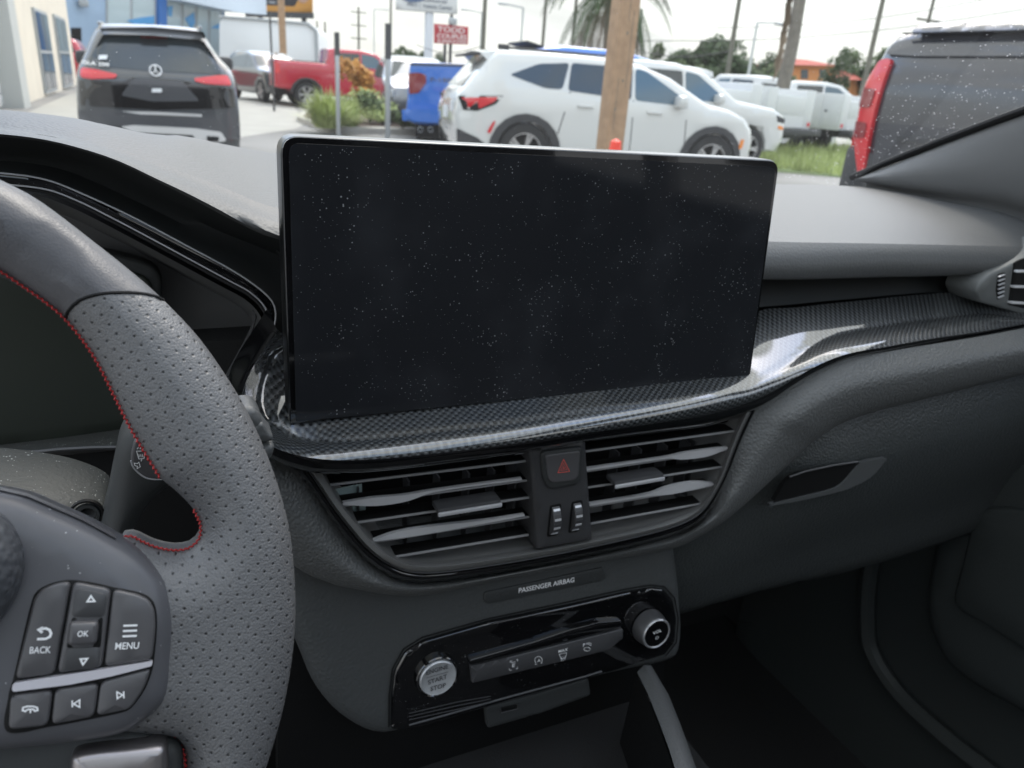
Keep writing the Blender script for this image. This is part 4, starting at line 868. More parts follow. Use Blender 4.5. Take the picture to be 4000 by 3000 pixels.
io = min(range(len(co_)), key=lambda i: math.dist(co_[i], su)); ii = min(range(len(ch_)), key=lambda i: math.dist(ch_[i], sl_))
seam = [wf.uv(*p) for p in [(353, 648), (315, 645), (276, 646), (230, 651), (183, 662), (141, 690)]]
seam = [tuple(p) for p in cr_pts(seam, 14)]
topl = co_[:io]+seam+ch_[:ii][::-1]
botl = [seam[0]]+co_[io+1:]+clo[::-1]+ch_[ii+1:][::-1]+[seam[-1]]+seam[1:-1][::-1]
edge_lines = [co_, ch_[:-1], clo[3:]]
wr_ = .0195
def wpil(loop, extra=[]):
    return pillow(loop, wf, wr_, .0165, res=.0042, depth=.0, dl=edge_lines+extra)
def wheel_piece(name, loop, m_):
    vf = pillow(loop, wf, wr_, .0165, res=.0042, depth=.016, dl=edge_lines)
    return mk(name, vf, m_, whl, sharp=75)
wheel_piece('smooth_rim', topl, m_leather); wheel_piece('perforated_rim', botl, m_perf)
def hgt(p):
    D = min(1, dist(np.array([p]), edge_lines, True)[0]/wr_); return .0165*math.sqrt(1-(1-D)**2)
mk('rim_seam', tube([wf.pt(*p, hgt(p)+.0000) for p in seam], .0006, 6), m_deep, whl)
def stitch(pts, n, off=.0012):
    c = cr_pts(pts, n); V = []
    for i, p in enumerate(c):
        t = (c[min(i+1, n-1)]-c[max(i-1, 0)]).normalized(); nn = Vector((t.y, -t.x))
        s = (.0005 if i % 2 else -.0001); V.append(wf.pt(p.x+nn.x*(s-.0002), p.y+nn.y*(s-.0002), .0022+(.0010 if i % 2 else 0)))
    return tube(V, .00038, 5)
for pts_, n__ in ((win_hi[1:12], 120), (win_hi[13:22], 50), (win_lo[5:9][::-1], 16)): mk('red_stitching', stitch([Vector(wf.uv(*p)) for p in pts_], n__), m_thread, whl)
# plastic spoke cover
fp = wf.up(.0125)
padl = [(-260, 1022), (-100, 1044), (0, 1056), (60, 1070), (120, 1096), (180, 1122), (250, 1160), (300, 1192), (332, 1224), (360, 1260), (374, 1298), (380, 1341), (376, 1416), (369, 1485), (352, 1520), (315, 1553), (270, 1580), (180, 1598), (0, 1618), (-260, 1640)]
padu = [tuple(p) for p in cr_pts(pxp(fp, padl), 80)]
padu[-1:] = [padu[-1]]
mk('spoke_cover', pillow(padu, fp, .012, .009, res=.006, depth=.012), m_spoke, whl)
ft = wf.up(.0075)
mk('spoke_edge', raw([[ft.px(x, y-9) for x, y in padl[2:7]], [ft.up(.006).px(x, y-5) for x, y in padl[2:7]], [ft.up(.0075).px(x, y+3) for x, y in padl[2:7]], [ft.up(.004).px(x, y+8) for x, y in padl[2:7]]], 3, True), m_button, whl)
fab = wf.up(.026)
mk('airbag_cover', pillow([tuple(p) for p in cr_pts(pxp(fab, [(-300, 1085), (-60, 1095), (0, 1118), (24, 1145), (39, 1175), (47, 1211), (39, 1266), (18, 1311), (-10, 1350), (-80, 1420), (-300, 1500)]), 60, True)], fab, .012, res=.007, depth=.02), m_bag, whl)
mk('lower_spoke', pillow(fillet(pxp(wf.up(.004), [(-200, 1590), (300, 1570), (395, 1600), (400, 1900), (-200, 1900)]), .004), wf.up(.004), .004, res=.02, depth=.01), m_soft, whl)
mk('silver_spoke_trim', pillow(fillet(pxp(wf.up(.012), [(154, 1622), (210, 1612), (300, 1605), (362, 1600), (372, 1800), (140, 1800)]), .003), wf.up(.012), .004, res=.01, depth=.008), mat('satin_silver_trim', (.30, .28, .28), .3, metal=.9), whl)
# button cluster
fq = wf.up(.0212)
c7 = lambda pts: [(x*.3, 1161.3+y*.3) for x, y in pts]
mk('button_well', pillow([tuple(p) for p in cr_pts(pxp(fq, c7([(515, 300), (660, 318), (800, 350), (1010, 400), (1090, 450), (1122, 520), (1130, 650), (1108, 890), (1095, 960), (1045, 1090), (965, 1205), (920, 1245), (690, 1300), (360, 1362), (50, 1395), (60, 1130), (90, 1030), (235, 430), (285, 365), (390, 318)])), 90, True)], fq, .0006, res=.01, depth=.003), m_deep, whl)
fbn = fq.up(.0012)
def button(name, pts, m_=m_button, f=fbn, fil=.002, r=.0011, sub=None):
    return mk(name, pillow(fillet(pxp(f, c7(pts)), fil), f, r, res=.005, depth=.002), m_, sub or whl)
bk = button('back_button', [(512, 312), (400, 330), (300, 372), (248, 435), (108, 1018), (396, 980)])
md = button('direction_pad', [(530, 315), (802, 368), (738, 930), (412, 975)])
mn_ = button('menu_button', [(815, 368), (1000, 410), (1075, 450), (1112, 520), (1120, 650), (1095, 880), (750, 928)])
ca = button('call_button', [(78, 1130), (383, 1092), (350, 1350), (60, 1380)])
pv = button('previous_button', [(397, 1090), (714, 1042), (682, 1284), (370, 1345)])
nx = button('next_button', [(726, 1036), (1090, 938), (1040, 1080), (960, 1200), (920, 1235), (692, 1282)])
button('chrome_strip', [(90, 1050), (500, 985), (800, 938), (1098, 890), (1094, 925), (800, 1000), (500, 1060), (85, 1112)], mat('satin_lilac_chrome', (.68, .66, .70), .3, metal=.5), fbn.up(.0014), .001, 0)
fup = fbn.up(.0012)
for nm, pts in (('pad_hollow', [(540, 362), (772, 408), (752, 572), (515, 572)]), ('pad_hollow', [(470, 795), (722, 788), (712, 910), (690, 945), (440, 962)])):
    mk(nm, pillow(fillet(pxp(fup, c7(pts)), .0015), fup, .0002, res=.01, depth=.0003), m_satin, md)
button('pad_gap', [(512, 565), (752, 565), (735, 795), (470, 800)], m_deep, fup.up(-.0006), .001, .0005, md)
okb = button('ok_button', [(497, 605), (712, 600), (697, 768), (482, 775)], m_button, fup.up(.0014), .0015, .0016, md)
fT = fup.up(.0003); fI = fbn.up(.0013); fO = fup.up(.0032)
def ic(f, pts, wd=.0005, closed=False): return stroke([f.uv(*p) for p in c7(pts)], wd, f, closed=closed)
def tx(f, s, a, b, cap, **k): a, b = c7([a, b]); return txt(s, f, a, b, cap*.3, **k)
mk('back_lettering', join(tx(fI, 'BACK', (212, 835), (364, 830), 56, bold=.012), ic(fI, [(268, 730), (330, 728), (360, 712), (368, 690), (358, 664), (330, 652), (290, 660)], .0007), ic(fI, [(312, 645), (280, 662), (305, 684)], .0007)), m_print, bk)
mk('menu_lettering', join(tx(fI, 'MENU', (828, 806), (998, 800), 54, bold=.012), *[ic(fI, [(888-k*2.5, 634+k*38), (990-k*2.5, 630+k*38)], .0006) for k in range(3)]), m_print, mn_)
mk('up_arrow', ic(fT, [(655, 420), (682, 458), (630, 460)], .0005, True), m_print, md)
mk('down_arrow', ic(fT, [(580, 874), (630, 870), (598, 914)], .0005, True), m_print, md)
mk('ok_lettering', tx(fO, 'OK', (556, 714), (636, 711), 48, bold=.012), m_print, okb)
mk('handset_symbol', join(ic(fI, [(163, 1242), (168, 1222), (195, 1214), (240, 1214), (268, 1222), (272, 1242), (252, 1248), (240, 1234), (198, 1236), (184, 1250)], .00045, True), ic(fI, [(220, 1240), (220, 1262)], .0004)), m_print, ca)
mk('previous_symbol', join(ic(fI, [(520, 1172), (522, 1220)], .0004), ic(fI, [(574, 1168), (574, 1220), (530, 1196)], .0004, True)), m_print, pv)
mk('next_symbol', join(ic(fI, [(890, 1106), (893, 1156)], .0004), ic(fI, [(842, 1110), (845, 1158), (884, 1132)], .0004, True)), m_print, nx)
# ================================================================== OUTSIDE
m_asph = mat('grey_beige_asphalt', (.215, .21, .198), .85, bump=(3, .2, .01), var=(.35, .28))  # asphalt's own tone, varied at random
m_conc = mat('pale_concrete', (.34, .33, .295), .85, var=(1.2, .08))
m_kerb = mat('kerb_concrete', (.40, .38, .34), .9, var=(3, .1))
m_mulch = mat('mulch_soil', (.12, .085, .06), .95, bump=(20, .6, .02))
m_turf = mat('rough_turf', (.09, .13, .045), .95, bump=(15, .6, .02), var=(2, .3))
m_cream = mat('cream_stucco', (.66, .60, .50), .9, var=(1.5, .05))
m_bluew = mat('pale_blue_panel_wall', (.30, .40, .52), .7, var=(.7, .08))
m_white = mat('white_paint', (.62, .63, .62), .4)
m_whcar = mat('white_car_paint', (.60, .605, .58), .25, coat=1)
m_blk = mat('near_black_car_paint', (.045, .050, .056), .18, coat=1)
m_dgrey = mat('dark_grey_car_paint', (.050, .053, .060), .22, coat=1)
m_navy = mat('blue_black_car_paint', (.022, .025, .034), .2, coat=1, coatr=.01)
m_redc = mat('red_car_paint', (.42, .012, .03), .22, coat=1)
m_bluec = mat('blue_car_paint', (.02, .15, .55), .22, coat=1)
m_silv = mat('silver_car_paint', (.25, .26, .28), .25, metal=.5, coat=1)
m_glz = mat('dark_car_glass', (.02, .03, .035), .04, spec=.8)
m_glzb = mat('blue_tinted_car_glass', (.05, .10, .14), .04, spec=.8)
m_tyre = mat('tyre_rubber', (.02, .02, .02), .8)
m_rim = mat('alloy_rim', (.5, .5, .5), .35, metal=.8)
m_clad = mat('grey_cladding_plastic', (.034, .035, .037), .6)
m_tail = mat('red_tail_lamp_lens', (.60, .012, .02), .12, coat=1)
m_taild = mat('dark_red_lamp_lens', (.22, .01, .015), .12, coat=1)
m_amber = mat('amber_lens', (.8, .25, .04), .2)
m_clear = mat('clear_lamp_lens', (.6, .62, .64), .1, coat=1)
m_plate = mat('white_plate', (.7, .72, .74), .5)
m_steel = mat('galvanised_steel', (.42, .44, .45), .45, metal=.6)
m_dsteel = mat('dark_post', (.06, .06, .06), .6)
m_wood = mat('raw_timber_post', (.36, .235, .14), .8, var=(9, .18), bump=(30, .4, .01))
m_upole = mat('weathered_utility_pole', (.15, .145, .115), .85, var=(4, .2))
m_cone = mat('orange_red_plastic', (.85, .06, .03), .5)
m_chr = mat('bright_trim_chrome', (.75, .75, .75), .2, metal=.55)
m_bark = mat('palm_bark', (.20, .18, .15), .9, bump=(25, .8, .03), var=(6, .2))
m_win = mat('dark_window_glass', (.05, .07, .08), .05, spec=.8)
m_frame = mat('grey_window_frame', (.35, .37, .38), .5)
def leafmat(name, col): return mat(name, col, .6, spec=.3, var=(1.7, .35))
m_lf = [leafmat('leaf_dark_green', (.045, .075, .025)), leafmat('leaf_mid_green', (.075, .11, .035)), leafmat('leaf_pale_green', (.40, .46, .18)), leafmat('leaf_orange', (.50, .24, .05)), leafmat('leaf_dry', (.20, .15, .10))]
# ---- ground, water-flat sheet and surfaces
g = mk('ground', ([(-400, -100, 0), (400, -100, 0), (400, 900, 0), (-400, 900, 0)], [[0, 1, 2, 3]]), m_asph, smooth=False); tag(g, 'grey-beige parking lot asphalt reaching to the horizon', 'ground', kind='structure')
def sheet(name, px, z, m, label, cat, kind='structure', res=None):
    pts = [PZ(x, y, z) for x, y in px]; f = Fr((0, 0, z), (1, 0, 0), None, (0, 0, 1))
    o = mk(name, pillow([(p.x, p.y) for p in pts], f, 0, depth=0, res=3), m, smooth=False); return tag(o, label, cat, kind=kind)
sheet('concrete_path', [(-300, 400), (150, 203), (600, 175), (640, 240), (670, 262), (640, 278), (500, 300), (200, 420)], .004, m_conc, 'pale concrete apron in front of the cream building', 'path')
sheet('concrete_drive', [(1500, 320), (1700, 268), (1950, 285), (2300, 330), (2300, 420), (1900, 372), (1750, 350)], .004, m_conc, 'pale concrete drive behind the grass strip', 'road')
isl = [(640, 262), (660, 246), (740, 240), (880, 250), (1000, 262), (1000, 290), (900, 292), (700, 287)]
def island(name, px, h, m, label, cat):
    f = Fr((0, 0, 0), (1, 0, 0), None, (0, 0, 1)); pts = [PZ(x, y, 0) for x, y in px]
    o = mk(name, pillow(fillet([(p.x, p.y) for p in pts], .5), f.up(h), .03, 0, depth=h, res=1.5), m, smooth=False); return o
k_ = island('kerb_island', isl, .12, m_kerb, '', ''); tag(k_, 'concrete kerb island around the planted shrubs', 'kerb', kind='structure')
k2 = island('planting_bed', [(655, 262), (668, 250), (740, 245), (880, 254), (985, 265), (985, 285), (890, 287), (705, 283)], .13, m_mulch, '', ''); tag(k2, 'brown mulch bed inside the kerb island', 'soil', kind='structure')
# ---- foliage builders
def leaves(cx, cy, cz, rx, ry, rz, n, size, clumps=9, low=-.6):
    V, Fc = [], []
    cc = []
    for k in range(clumps):
        d = rng.normal(size=3); d /= np.linalg.norm(d); d[2] = max(d[2], low); s = rng.uniform(.45, .85)
        cc.append((d*s, rng.uniform(.28, .5)))
    for i in range(n):
        c, r = cc[rng.integers(clumps)]; d = rng.normal(size=3); d /= np.linalg.norm(d); p = c+d*r*rng.uniform(.6, 1.05)
        p = Vector((cx+p[0]*rx, cy+p[1]*ry, cz+p[2]*rz))
        a = Vector(rng.normal(size=3)).normalized(); b = a.orthogonal().normalized(); s = size*rng.uniform(.6, 1.4)
        k = len(V); V += [p-a*s, p+b*s*.5, p+a*s, p-b*s*.5]; Fc.append([k, k+1, k+2, k+3])
    return V, Fc
def tree(name, base, h, r, m, label, cat='tree', group=None, n=1500, trunk=.35, size=None, rz=None):
    t = thing(name, base, label, cat, group); rz = rz or h*(1-trunk)/2*1.15
    cz = base.z+h-rz*.95
    pts = [base, base+Vector((.02*h, 0, h*trunk)), Vector((base.x, base.y, cz))]
    vf = [tube(cr_pts(pts, 6), [h*.022, h*.02, h*.018, h*.014, h*.010, h*.006], 7)]
    for k in range(5):
        a = k*1.26+h; q = Vector((base.x+math.cos(a)*r*.6, base.y+math.sin(a)*r*.6, cz+rz*.2*math.sin(k*2)))
        vf.append(tube([pts[1], pts[1].lerp(q, .5)+Vector((0, 0, .05*h)), q], [h*.012, h*.008, h*.003], 5))
    mk('trunk', join(*vf), m_upole, t)
    mk('crown', leaves(base.x, base.y, cz, r, r, rz, n, size or r*.085, 16), m, t, smooth=False); return t
def clump(name, base, h, r, m, label, n=500, cat='plant', group=None, wid=.012):
    t = thing(name, base, label, cat, group); V, Fc = [], []
    for i in range(n):
        a = rng.uniform(0, 6.283); rr = r*rng.uniform(0, .35); lean = rng.uniform(.05, 1.0); hh = h*rng.uniform(.7, 1.2)*(1.1-.75*lean*lean); lean *= r
        p0 = base+Vector((math.cos(a)*rr, math.sin(a)*rr, 0)); d = Vector((math.cos(a), math.sin(a), 0)); s = Vector((-d.y, d.x, 0))*wid
        p1 = p0+d*lean*.4+Vector((0, 0, hh*.7)); p2 = p0+d*lean+Vector((0, 0, hh*rng.uniform(.75, 1.15)))
        k = len(V); V += [p0-s, p0+s, p1+s, p1-s, p2]; Fc += [[k, k+1, k+2, k+3], [k+3, k+2, k+4]]
    mk('blades', (V, Fc), m, t, smooth=False); return t
# ---- wheels
def wheel(parent, x, y, r, wd, side, m_r=m_rim, spokes=5):
    c = Vector((x, y, r)); ax = Vector((0, side, 0))
    t = mk('wheel', lathe(c-ax*wd*.5, ax, [(0, r*.66), (0, r*.92), (wd*.12, r), (wd*.88, r), (wd, r*.93), (wd, r*.66), (wd*.7, r*.64)], 28), m_tyre, parent)
    mk('hub_dish', lathe(c-ax*wd*.5, ax, [(wd*.3, 0), (wd*.3, r*.66)], 24), m_tyre, t)
    vf = [lathe(c-ax*wd*.5, ax, [(wd*.7, r*.60), (wd*.98, r*.62), (wd*.98, r*.68), (wd*.8, r*.69)], 28), lathe(c-ax*wd*.5, ax, [(wd*.85, 0), (wd*.85, r*.14), (wd*.6, r*.16)], 16)]
    for k in range(spokes):
        for dlt in (-.13, .13):
            a = 2*math.pi*k/spokes; q = c+ax*wd*.42+Vector((math.cos(a+dlt), 0, math.sin(a+dlt)))*r*.63; p0 = c+ax*wd*.36+Vector((math.cos(a), 0, math.sin(a)))*r*.1
            vf.append(bar(p0, q, r*.09, .03, 0, (0, 1, 0)))
    mk('rim', join(*vf), m_r, t); return t
# ---- vehicles built from a side profile (x rear->front, z up); local frame
def arch(cx, r, z0, n=9): return [(cx+r*math.cos(math.pi*k/(n-1)), z0+r*math.sin(math.pi*k/(n-1))) for k in range(n)]   # front to back
def side_vehicle(root, prof, W, belt, paint, wins, wheels, wr, tumble=.32, res=.16, lamps=(), claddings=(), handles=(), mirror=None, extras=None, L=4.6, gm=m_glz, spokes=5, rimm=None):
    vs, T, lp = cdt([prof], res, (.02, .07)); D = dist(vs, lp)
    Lx0, Lx1 = vs[:, 0].min(), vs[:, 0].max()
    def wy(x, z):
        w_ = W-max(0, z-belt)*tumble-.02*((z-.7)/.5)**2*(z < .9)
        fx = max(0, (x-(Lx1-.7))/.7); rx = max(0, ((Lx0+.35)-x)/.35); return w_-.16*fx**2-.07*rx**2
    r_ = .07; Hh = r_*(1-np.sqrt(np.clip(1-(1-np.clip(D/r_, 0, 1))**2, 0, 1)))
    y = np.array([wy(*p) for p in vs])-Hh
    n = len(vs); V = [Vector((p[0], -yy, p[1])) for p, yy in zip(vs, y)]+[Vector((p[0], yy, p[1])) for p, yy in zip(vs, y)]
    Fc = [list(t) for t in T]+[[n+i for i in t[::-1]] for t in T]
    for a, b in bedges(T):
        prev = (a, b); K = 4
        for k in range(1, K+1):
            if k == K: cur_ = (n+a, n+b)
            else:
                f = k/K; cc = []
                for q in (a, b):
                    crown = .03*math.sin(math.pi*f)*(1 if vs[q][1] > .9 else 0); V.append(V[q].lerp(V[n+q], f)+Vector((0, 0, crown))); cc.append(len(V)-1)
                cur_ = tuple(cc)
            Fc.append([prev[1], prev[0], cur_[0], cur_[1]]); prev = cur_
    # merge duplicate strip verts through bmesh
    bm = bmesh.new(); bv = [bm.verts.new(v) for v in V]
    for f in Fc:
        try: bm.faces.new([bv[i] for i in f])
        except ValueError: pass
    bmesh.ops.remove_doubles(bm, verts=bm.verts, dist=1e-5); bmesh.ops.recalc_face_normals(bm, faces=bm.faces); bm.verts.index_update()
    vf = ([v.co.copy() for v in bm.verts], [[v.index for v in f.verts] for f in bm.faces]); bm.free()
    mk('body', vf, paint, root, sharp=40)
    def sidepoly(poly, off, fil=.05, res_=.25):
        out_ = []
        for s in (-1, 1):
            p2, T2, _ = cdt([fillet(poly, fil) if fil else poly], res_)
            V2 = [Vector((p[0], s*(wy(*p)+off), p[1])) for p in p2]; m2 = len(V2)
            V2 += [Vector((v.x, v.y-s*.05, v.z)) for v in V2]
            F2 = [list(t) if s < 0 else list(t)[::-1] for t in T2]
            for a, b in bedges(T2): F2.append([b, a, a+m2, b+m2] if s < 0 else [a, b, b+m2, a+m2])
            out_.append((V2, F2))
        return out_
    for nm, poly, mm in wins:
        for vf in sidepoly(poly, .006): mk(nm, vf, mm, root, smooth=False)
    for nm, poly, off, mm in list(lamps)+list(claddings):
        for vf in sidepoly(poly, off, .02): mk(nm, vf, mm, root, smooth=False)
    for hx, hz in handles:
        for s in (-1, 1): mk('door_handle', box((hx, s*(wy(hx, hz)+.015), hz), .22, .03, .035, b=.01), paint, root)
    if mirror:
        for s in (-1, 1): mk('mirror', box((mirror[0], s*(W+.05), mirror[1]), .14, .24, .17, b=.05), paint, root)
    for x in wheels:
        for s in (-1, 1): wheel(root, x, s*(W-.11), wr, .23, s, rimm or m_rim, spokes)
    return wy
# ---- white SUV, side on
def place(name, pa, pb, xa, xb, label, cat, group=None, z=0):
    """root for a side vehicle whose near-side axle points xa, xb stand at world points pa, pb"""
    d = (pb-pa); d.z = 0; ang = math.atan2(d.y, d.x); u = d.normalized(); o = pa-u*xa
    left = Vector((-u.y, u.x, 0)); W = .93; o = o+left*W; o.z = z
    return thing(name, o, label, cat, group, rz=ang)
r = place('white_suv', GD(1128, 10.15), GD(1528, 10.8), .95, 3.705, 'white compact SUV seen from its right side behind the timber post', 'car', z=.03)
prof = [(0.02, .55), (.0, .80), (.06, 1.02), (.10, 1.08), (.42, 1.46), (.32, 1.545), (.55, 1.58), (1.2, 1.61), (2.0, 1.605), (2.55, 1.545), (3.0, 1.41), (3.55, 1.12), (3.9, 1.06), (4.2, .96), (4.36, .82), (4.42, .62), (4.40, .42), (4.32, .28)]+[(4.12, .28)]+arch(3.705, .40, .36)+[(3.29, .24), (1.38, .24)]+arch(.95, .40, .36)+[(.53, .30), (.12, .35)]
side_vehicle(r, prof, .93, 1.0, m_whcar, [('side_window', [(.70, 1.30), (1.10, 1.46), (1.52, 1.50), (1.42, 1.17), (1.18, 1.17)], m_glz), ('side_window', [(1.55, 1.505), (2.42, 1.505), (2.40, 1.10), (1.50, 1.16)], m_glz), ('side_window', [(2.46, 1.50), (2.62, 1.475), (3.25, 1.13), (3.18, 1.07), (2.46, 1.10)], m_glzb)],
    [.95, 3.705], .36, lamps=[('lamp_surround', [(.03, 1.0), (.62, 1.04), (.52, .93), (.28, .83), (.10, .83)], .002, m_deep), ('door_seam', [(1.525, 1.15), (1.54, 1.15), (1.40, .60), (1.385, .60)], .003, m_clad), ('door_seam', [(2.43, 1.10), (2.442, 1.10), (2.46, .36), (2.448, .36)], .003, m_clad), ('door_seam', [(3.22, 1.06), (3.232, 1.06), (3.28, .40), (3.268, .40)], .003, m_clad), ('tail_lamp', [(.06, .98), (.55, 1.02), (.50, .96), (.30, .86), (.28, .95), (.16, .86), (.14, .94)], .004, m_tail), ('side_marker', [(.42, .58), (.50, .72), (.53, .72), (.46, .56)], .02, m_tail), ('side_marker', [(4.14, .55), (4.17, .68), (4.22, .68), (4.2, .55)], .02, m_amber)],
    claddings=[('arch_cladding', [(.46, .34)]+[(.95+.50*math.cos(math.pi-math.pi*k/10), .36+.48*math.sin(math.pi*k/10)) for k in range(11)]+[(1.45, .34), (1.34, .34)]+[(.95+.39*math.cos(math.pi*k/10), .36+.39*math.sin(math.pi*k/10)) for k in range(11)]+[(.56, .34)], .015, m_clad),
               ('arch_cladding', [(3.21, .34)]+[(3.705+.50*math.cos(math.pi-math.pi*k/10), .36+.48*math.sin(math.pi*k/10)) for k in range(11)]+[(4.2, .34), (4.1, .34)]+[(3.705+.39*math.cos(math.pi*k/10), .36+.39*math.sin(math.pi*k/10)) for k in range(11)]+[(3.31, .34)], .015, m_clad),
               ('rear_cladding', [(.03, .60), (.30, .50), (.45, .40), (.45, .30), (.05, .32)], .012, m_clad), ('sill_cladding', [(1.42, .36), (3.24, .36), (3.24, .25), (1.42, .25)], .012, m_clad)],
    handles=[(1.75, .98), (2.75, .96)], mirror=(3.1, 1.12))
mk('spoiler', box((.36, 0, 1.535), .34, 1.22, .035, (.98, 0, .12), (0, 1, 0), (-.12, 0, .98), .012), m_clad, r)
mk('rear_window', ([(.115, -.62, 1.13), (.115, .62, 1.13), (.405, .55, 1.44), (.405, -.55, 1.44)], [[0, 3, 2, 1]]), m_glz, r, smooth=False)
mk('windscreen', ([(3.53, -.66, 1.155), (3.53, .66, 1.155), (2.66, .56, 1.53), (2.66, -.56, 1.53)], [[0, 1, 2, 3]]), m_glzb, r, smooth=False)
mk('licence_plate', box((-.005, .0, .78), .012, .36, .16), m_plate, r); mk('tailgate_badge', box((.0, -.55, .87), .012, .20, .14), m_plate, r)
for s in (-1, 1): mk('roof_rail', bar((.7, s*.66, 1.625), (2.3, s*.64, 1.63), .03, .03, .01), m_clad, r)
mk('roof_antenna', box((.78, 0, 1.66), .16, .03, .07, (1, 0, 0), (0, 1, 0), (0, 0, 1), .01), m_clad, r)
# second white SUV behind, blue roofed car behind that
r = place('white_suv', GD(1310, 13.2), GD(1540, 13.9), .95, 3.8, 'white SUV parked behind the nearer white one, only its front half in view', 'car', z=.05)
prof2 = [(.0, .5), (.0, .95), (.12, 1.15), (.45, 1.62), (1.0, 1.72), (2.2, 1.72), (2.8, 1.60), (3.45, 1.18), (4.3, 1.08), (4.62, .95), (4.70, .6), (4.6, .32)]+[(4.22, .32)]+arch(3.8, .41, .36)+[(3.35, .28), (1.4, .28)]+arch(.95, .41, .36)+[(.5, .32), (.1, .35)]
side_vehicle(r, prof2, .95, 1.05, m_whcar, [('side_window', [(.6, 1.48), (1.5, 1.60), (1.5, 1.15), (.7, 1.16)], m_glz), ('side_window', [(1.55, 1.60), (2.3, 1.60), (2.3, 1.13), (1.55, 1.14)], m_glz), ('side_window', [(2.36, 1.60), (2.62, 1.56), (3.2, 1.18), (3.1, 1.13), (2.36, 1.13)], m_glzb)], [.95, 3.8], .36,
    lamps=[('headlamp', [(4.35, .98), (4.62, .92), (4.62, .84), (4.40, .86)], .004, m_clad), ('side_marker', [(4.45, .80), (4.6, .78), (4.6, .72), (4.45, .74)], .01, m_amber)], handles=[(1.7, 1.0), (2.6, 1.0)], mirror=(3.0, 1.18))
mk('windscreen', ([(3.42, -.70, 1.21), (3.42, .70, 1.21), (2.86, .58, 1.585), (2.86, -.58, 1.585)], [[0, 1, 2, 3]]), m_glz, r, smooth=False)
r = place('blue_suv', GD(1205, 14), GD(1420, 14.6), .95, 3.7, 'blue SUV of which only the roof shows above the white one', 'car', z=.12)
side_vehicle(r, [(x, z+.10*(z > 1)) for x, z in prof2], .93, 1.05, m_bluec, [('side_window', [(.7, 1.5), (2.4, 1.6), (2.4, 1.2), (.8, 1.2)], m_glz)], [.95, 3.7], .36)
mk('roof_spoiler', box((.45, 0, 1.80), .35, 1.2, .04, (.97, 0, -.2), (0, 1, 0), (.2, 0, .97), .01), m_clad, r)
# red pickup
tp = [(.0, .62), (.0, 1.42), (.03, 1.45), (1.72, 1.45), (1.76, 1.62), (1.80, 1.90), (1.95, 1.95), (3.0, 1.96), (3.45, 1.88), (4.15, 1.40), (5.2, 1.30), (5.55, 1.15), (5.62, .8), (5.55, .5)]+[(5.22, .5)]+arch(4.72, .47, .43)+[(4.2, .42), (1.5, .42)]+arch(1.02, .47, .43)+[(.5, .55), (.1, .58)]
r = place('red_pickup', GD(664, 25.5), GD(893, 27.0), 1.02, 4.72, 'bright red crew-cab pickup truck parked beyond the steel posts', 'pickup truck')
side_vehicle(r, tp, .98, 1.30, m_redc, [('side_window', [(1.98, 1.82), (2.85, 1.84), (2.85, 1.42), (1.98, 1.44)], m_glz), ('side_window', [(2.92, 1.84), (3.35, 1.80), (3.85, 1.46), (3.8, 1.38), (2.92, 1.42)], m_glzb)], [1.02, 4.72], .42, tumble=.25,
    lamps=[('tail_lamp', [(.01, 1.35), (.16, 1.35), (.16, 1.05), (.01, 1.05)], .006, m_tail)], handles=[(2.1, 1.25), (3.1, 1.22)], mirror=(3.75, 1.42), claddings=[('wheel_arch', [(.48, .45)]+[(1.02+.56*math.cos(math.pi-math.pi*k/10), .43+.54*math.sin(math.pi*k/10)) for k in range(11)]+[(1.56, .45), (1.49, .45)]+[(1.02+.47*math.cos(math.pi*k/10), .43+.47*math.sin(math.pi*k/10)) for k in range(11)]+[(.55, .45)], .012, m_clad)], spokes=6)
mk('bed_cover', box((.87, 0, 1.47), 1.66, 1.66, .03), m_clad, r)
# dark car by the white trailer
r = place('dark_grey_pickup', GD(505, 29), GD(564, 27), .95, 3.9, 'dark grey pickup nose showing left of the red truck', 'pickup truck')
side_vehicle(r, prof2, .95, 1.05, m_blk, [('side_window', [(.6, 1.48), (2.3, 1.60), (2.3, 1.13), (.7, 1.16)], m_glz), ('side_window', [(2.36, 1.60), (2.62, 1.56), (3.2, 1.18), (2.36, 1.13)], m_glz)], [.95, 3.8], .40)
# silver car between the post and the blue truck
o_ = GD(915, 18.5); r = thing('silver_car', o_, 'silver car nose showing between the steel post and the blue pickup', 'car', rz=math.radians(-100))
side_vehicle(r, [(x-4.7, z) for x, z in prof2], .93, 1.05, m_silv, [('side_window', [(.6-4.7, 1.48), (2.3-4.7, 1.60), (2.3-4.7, 1.13), (.7-4.7, 1.16)], m_glz)], [-3.75, -.9], .36, lamps=[('headlamp', [(-.5, .98), (-.02, .90), (-.02, .74), (-.35, .80)], .012, m_clear)])
mk('windscreen', ([(-1.28, -.70, 1.21), (-1.28, .70, 1.21), (-1.84, .58, 1.585), (-1.84, -.58, 1.585)], [[0, 1, 2, 3]]), m_glz, r, smooth=False)
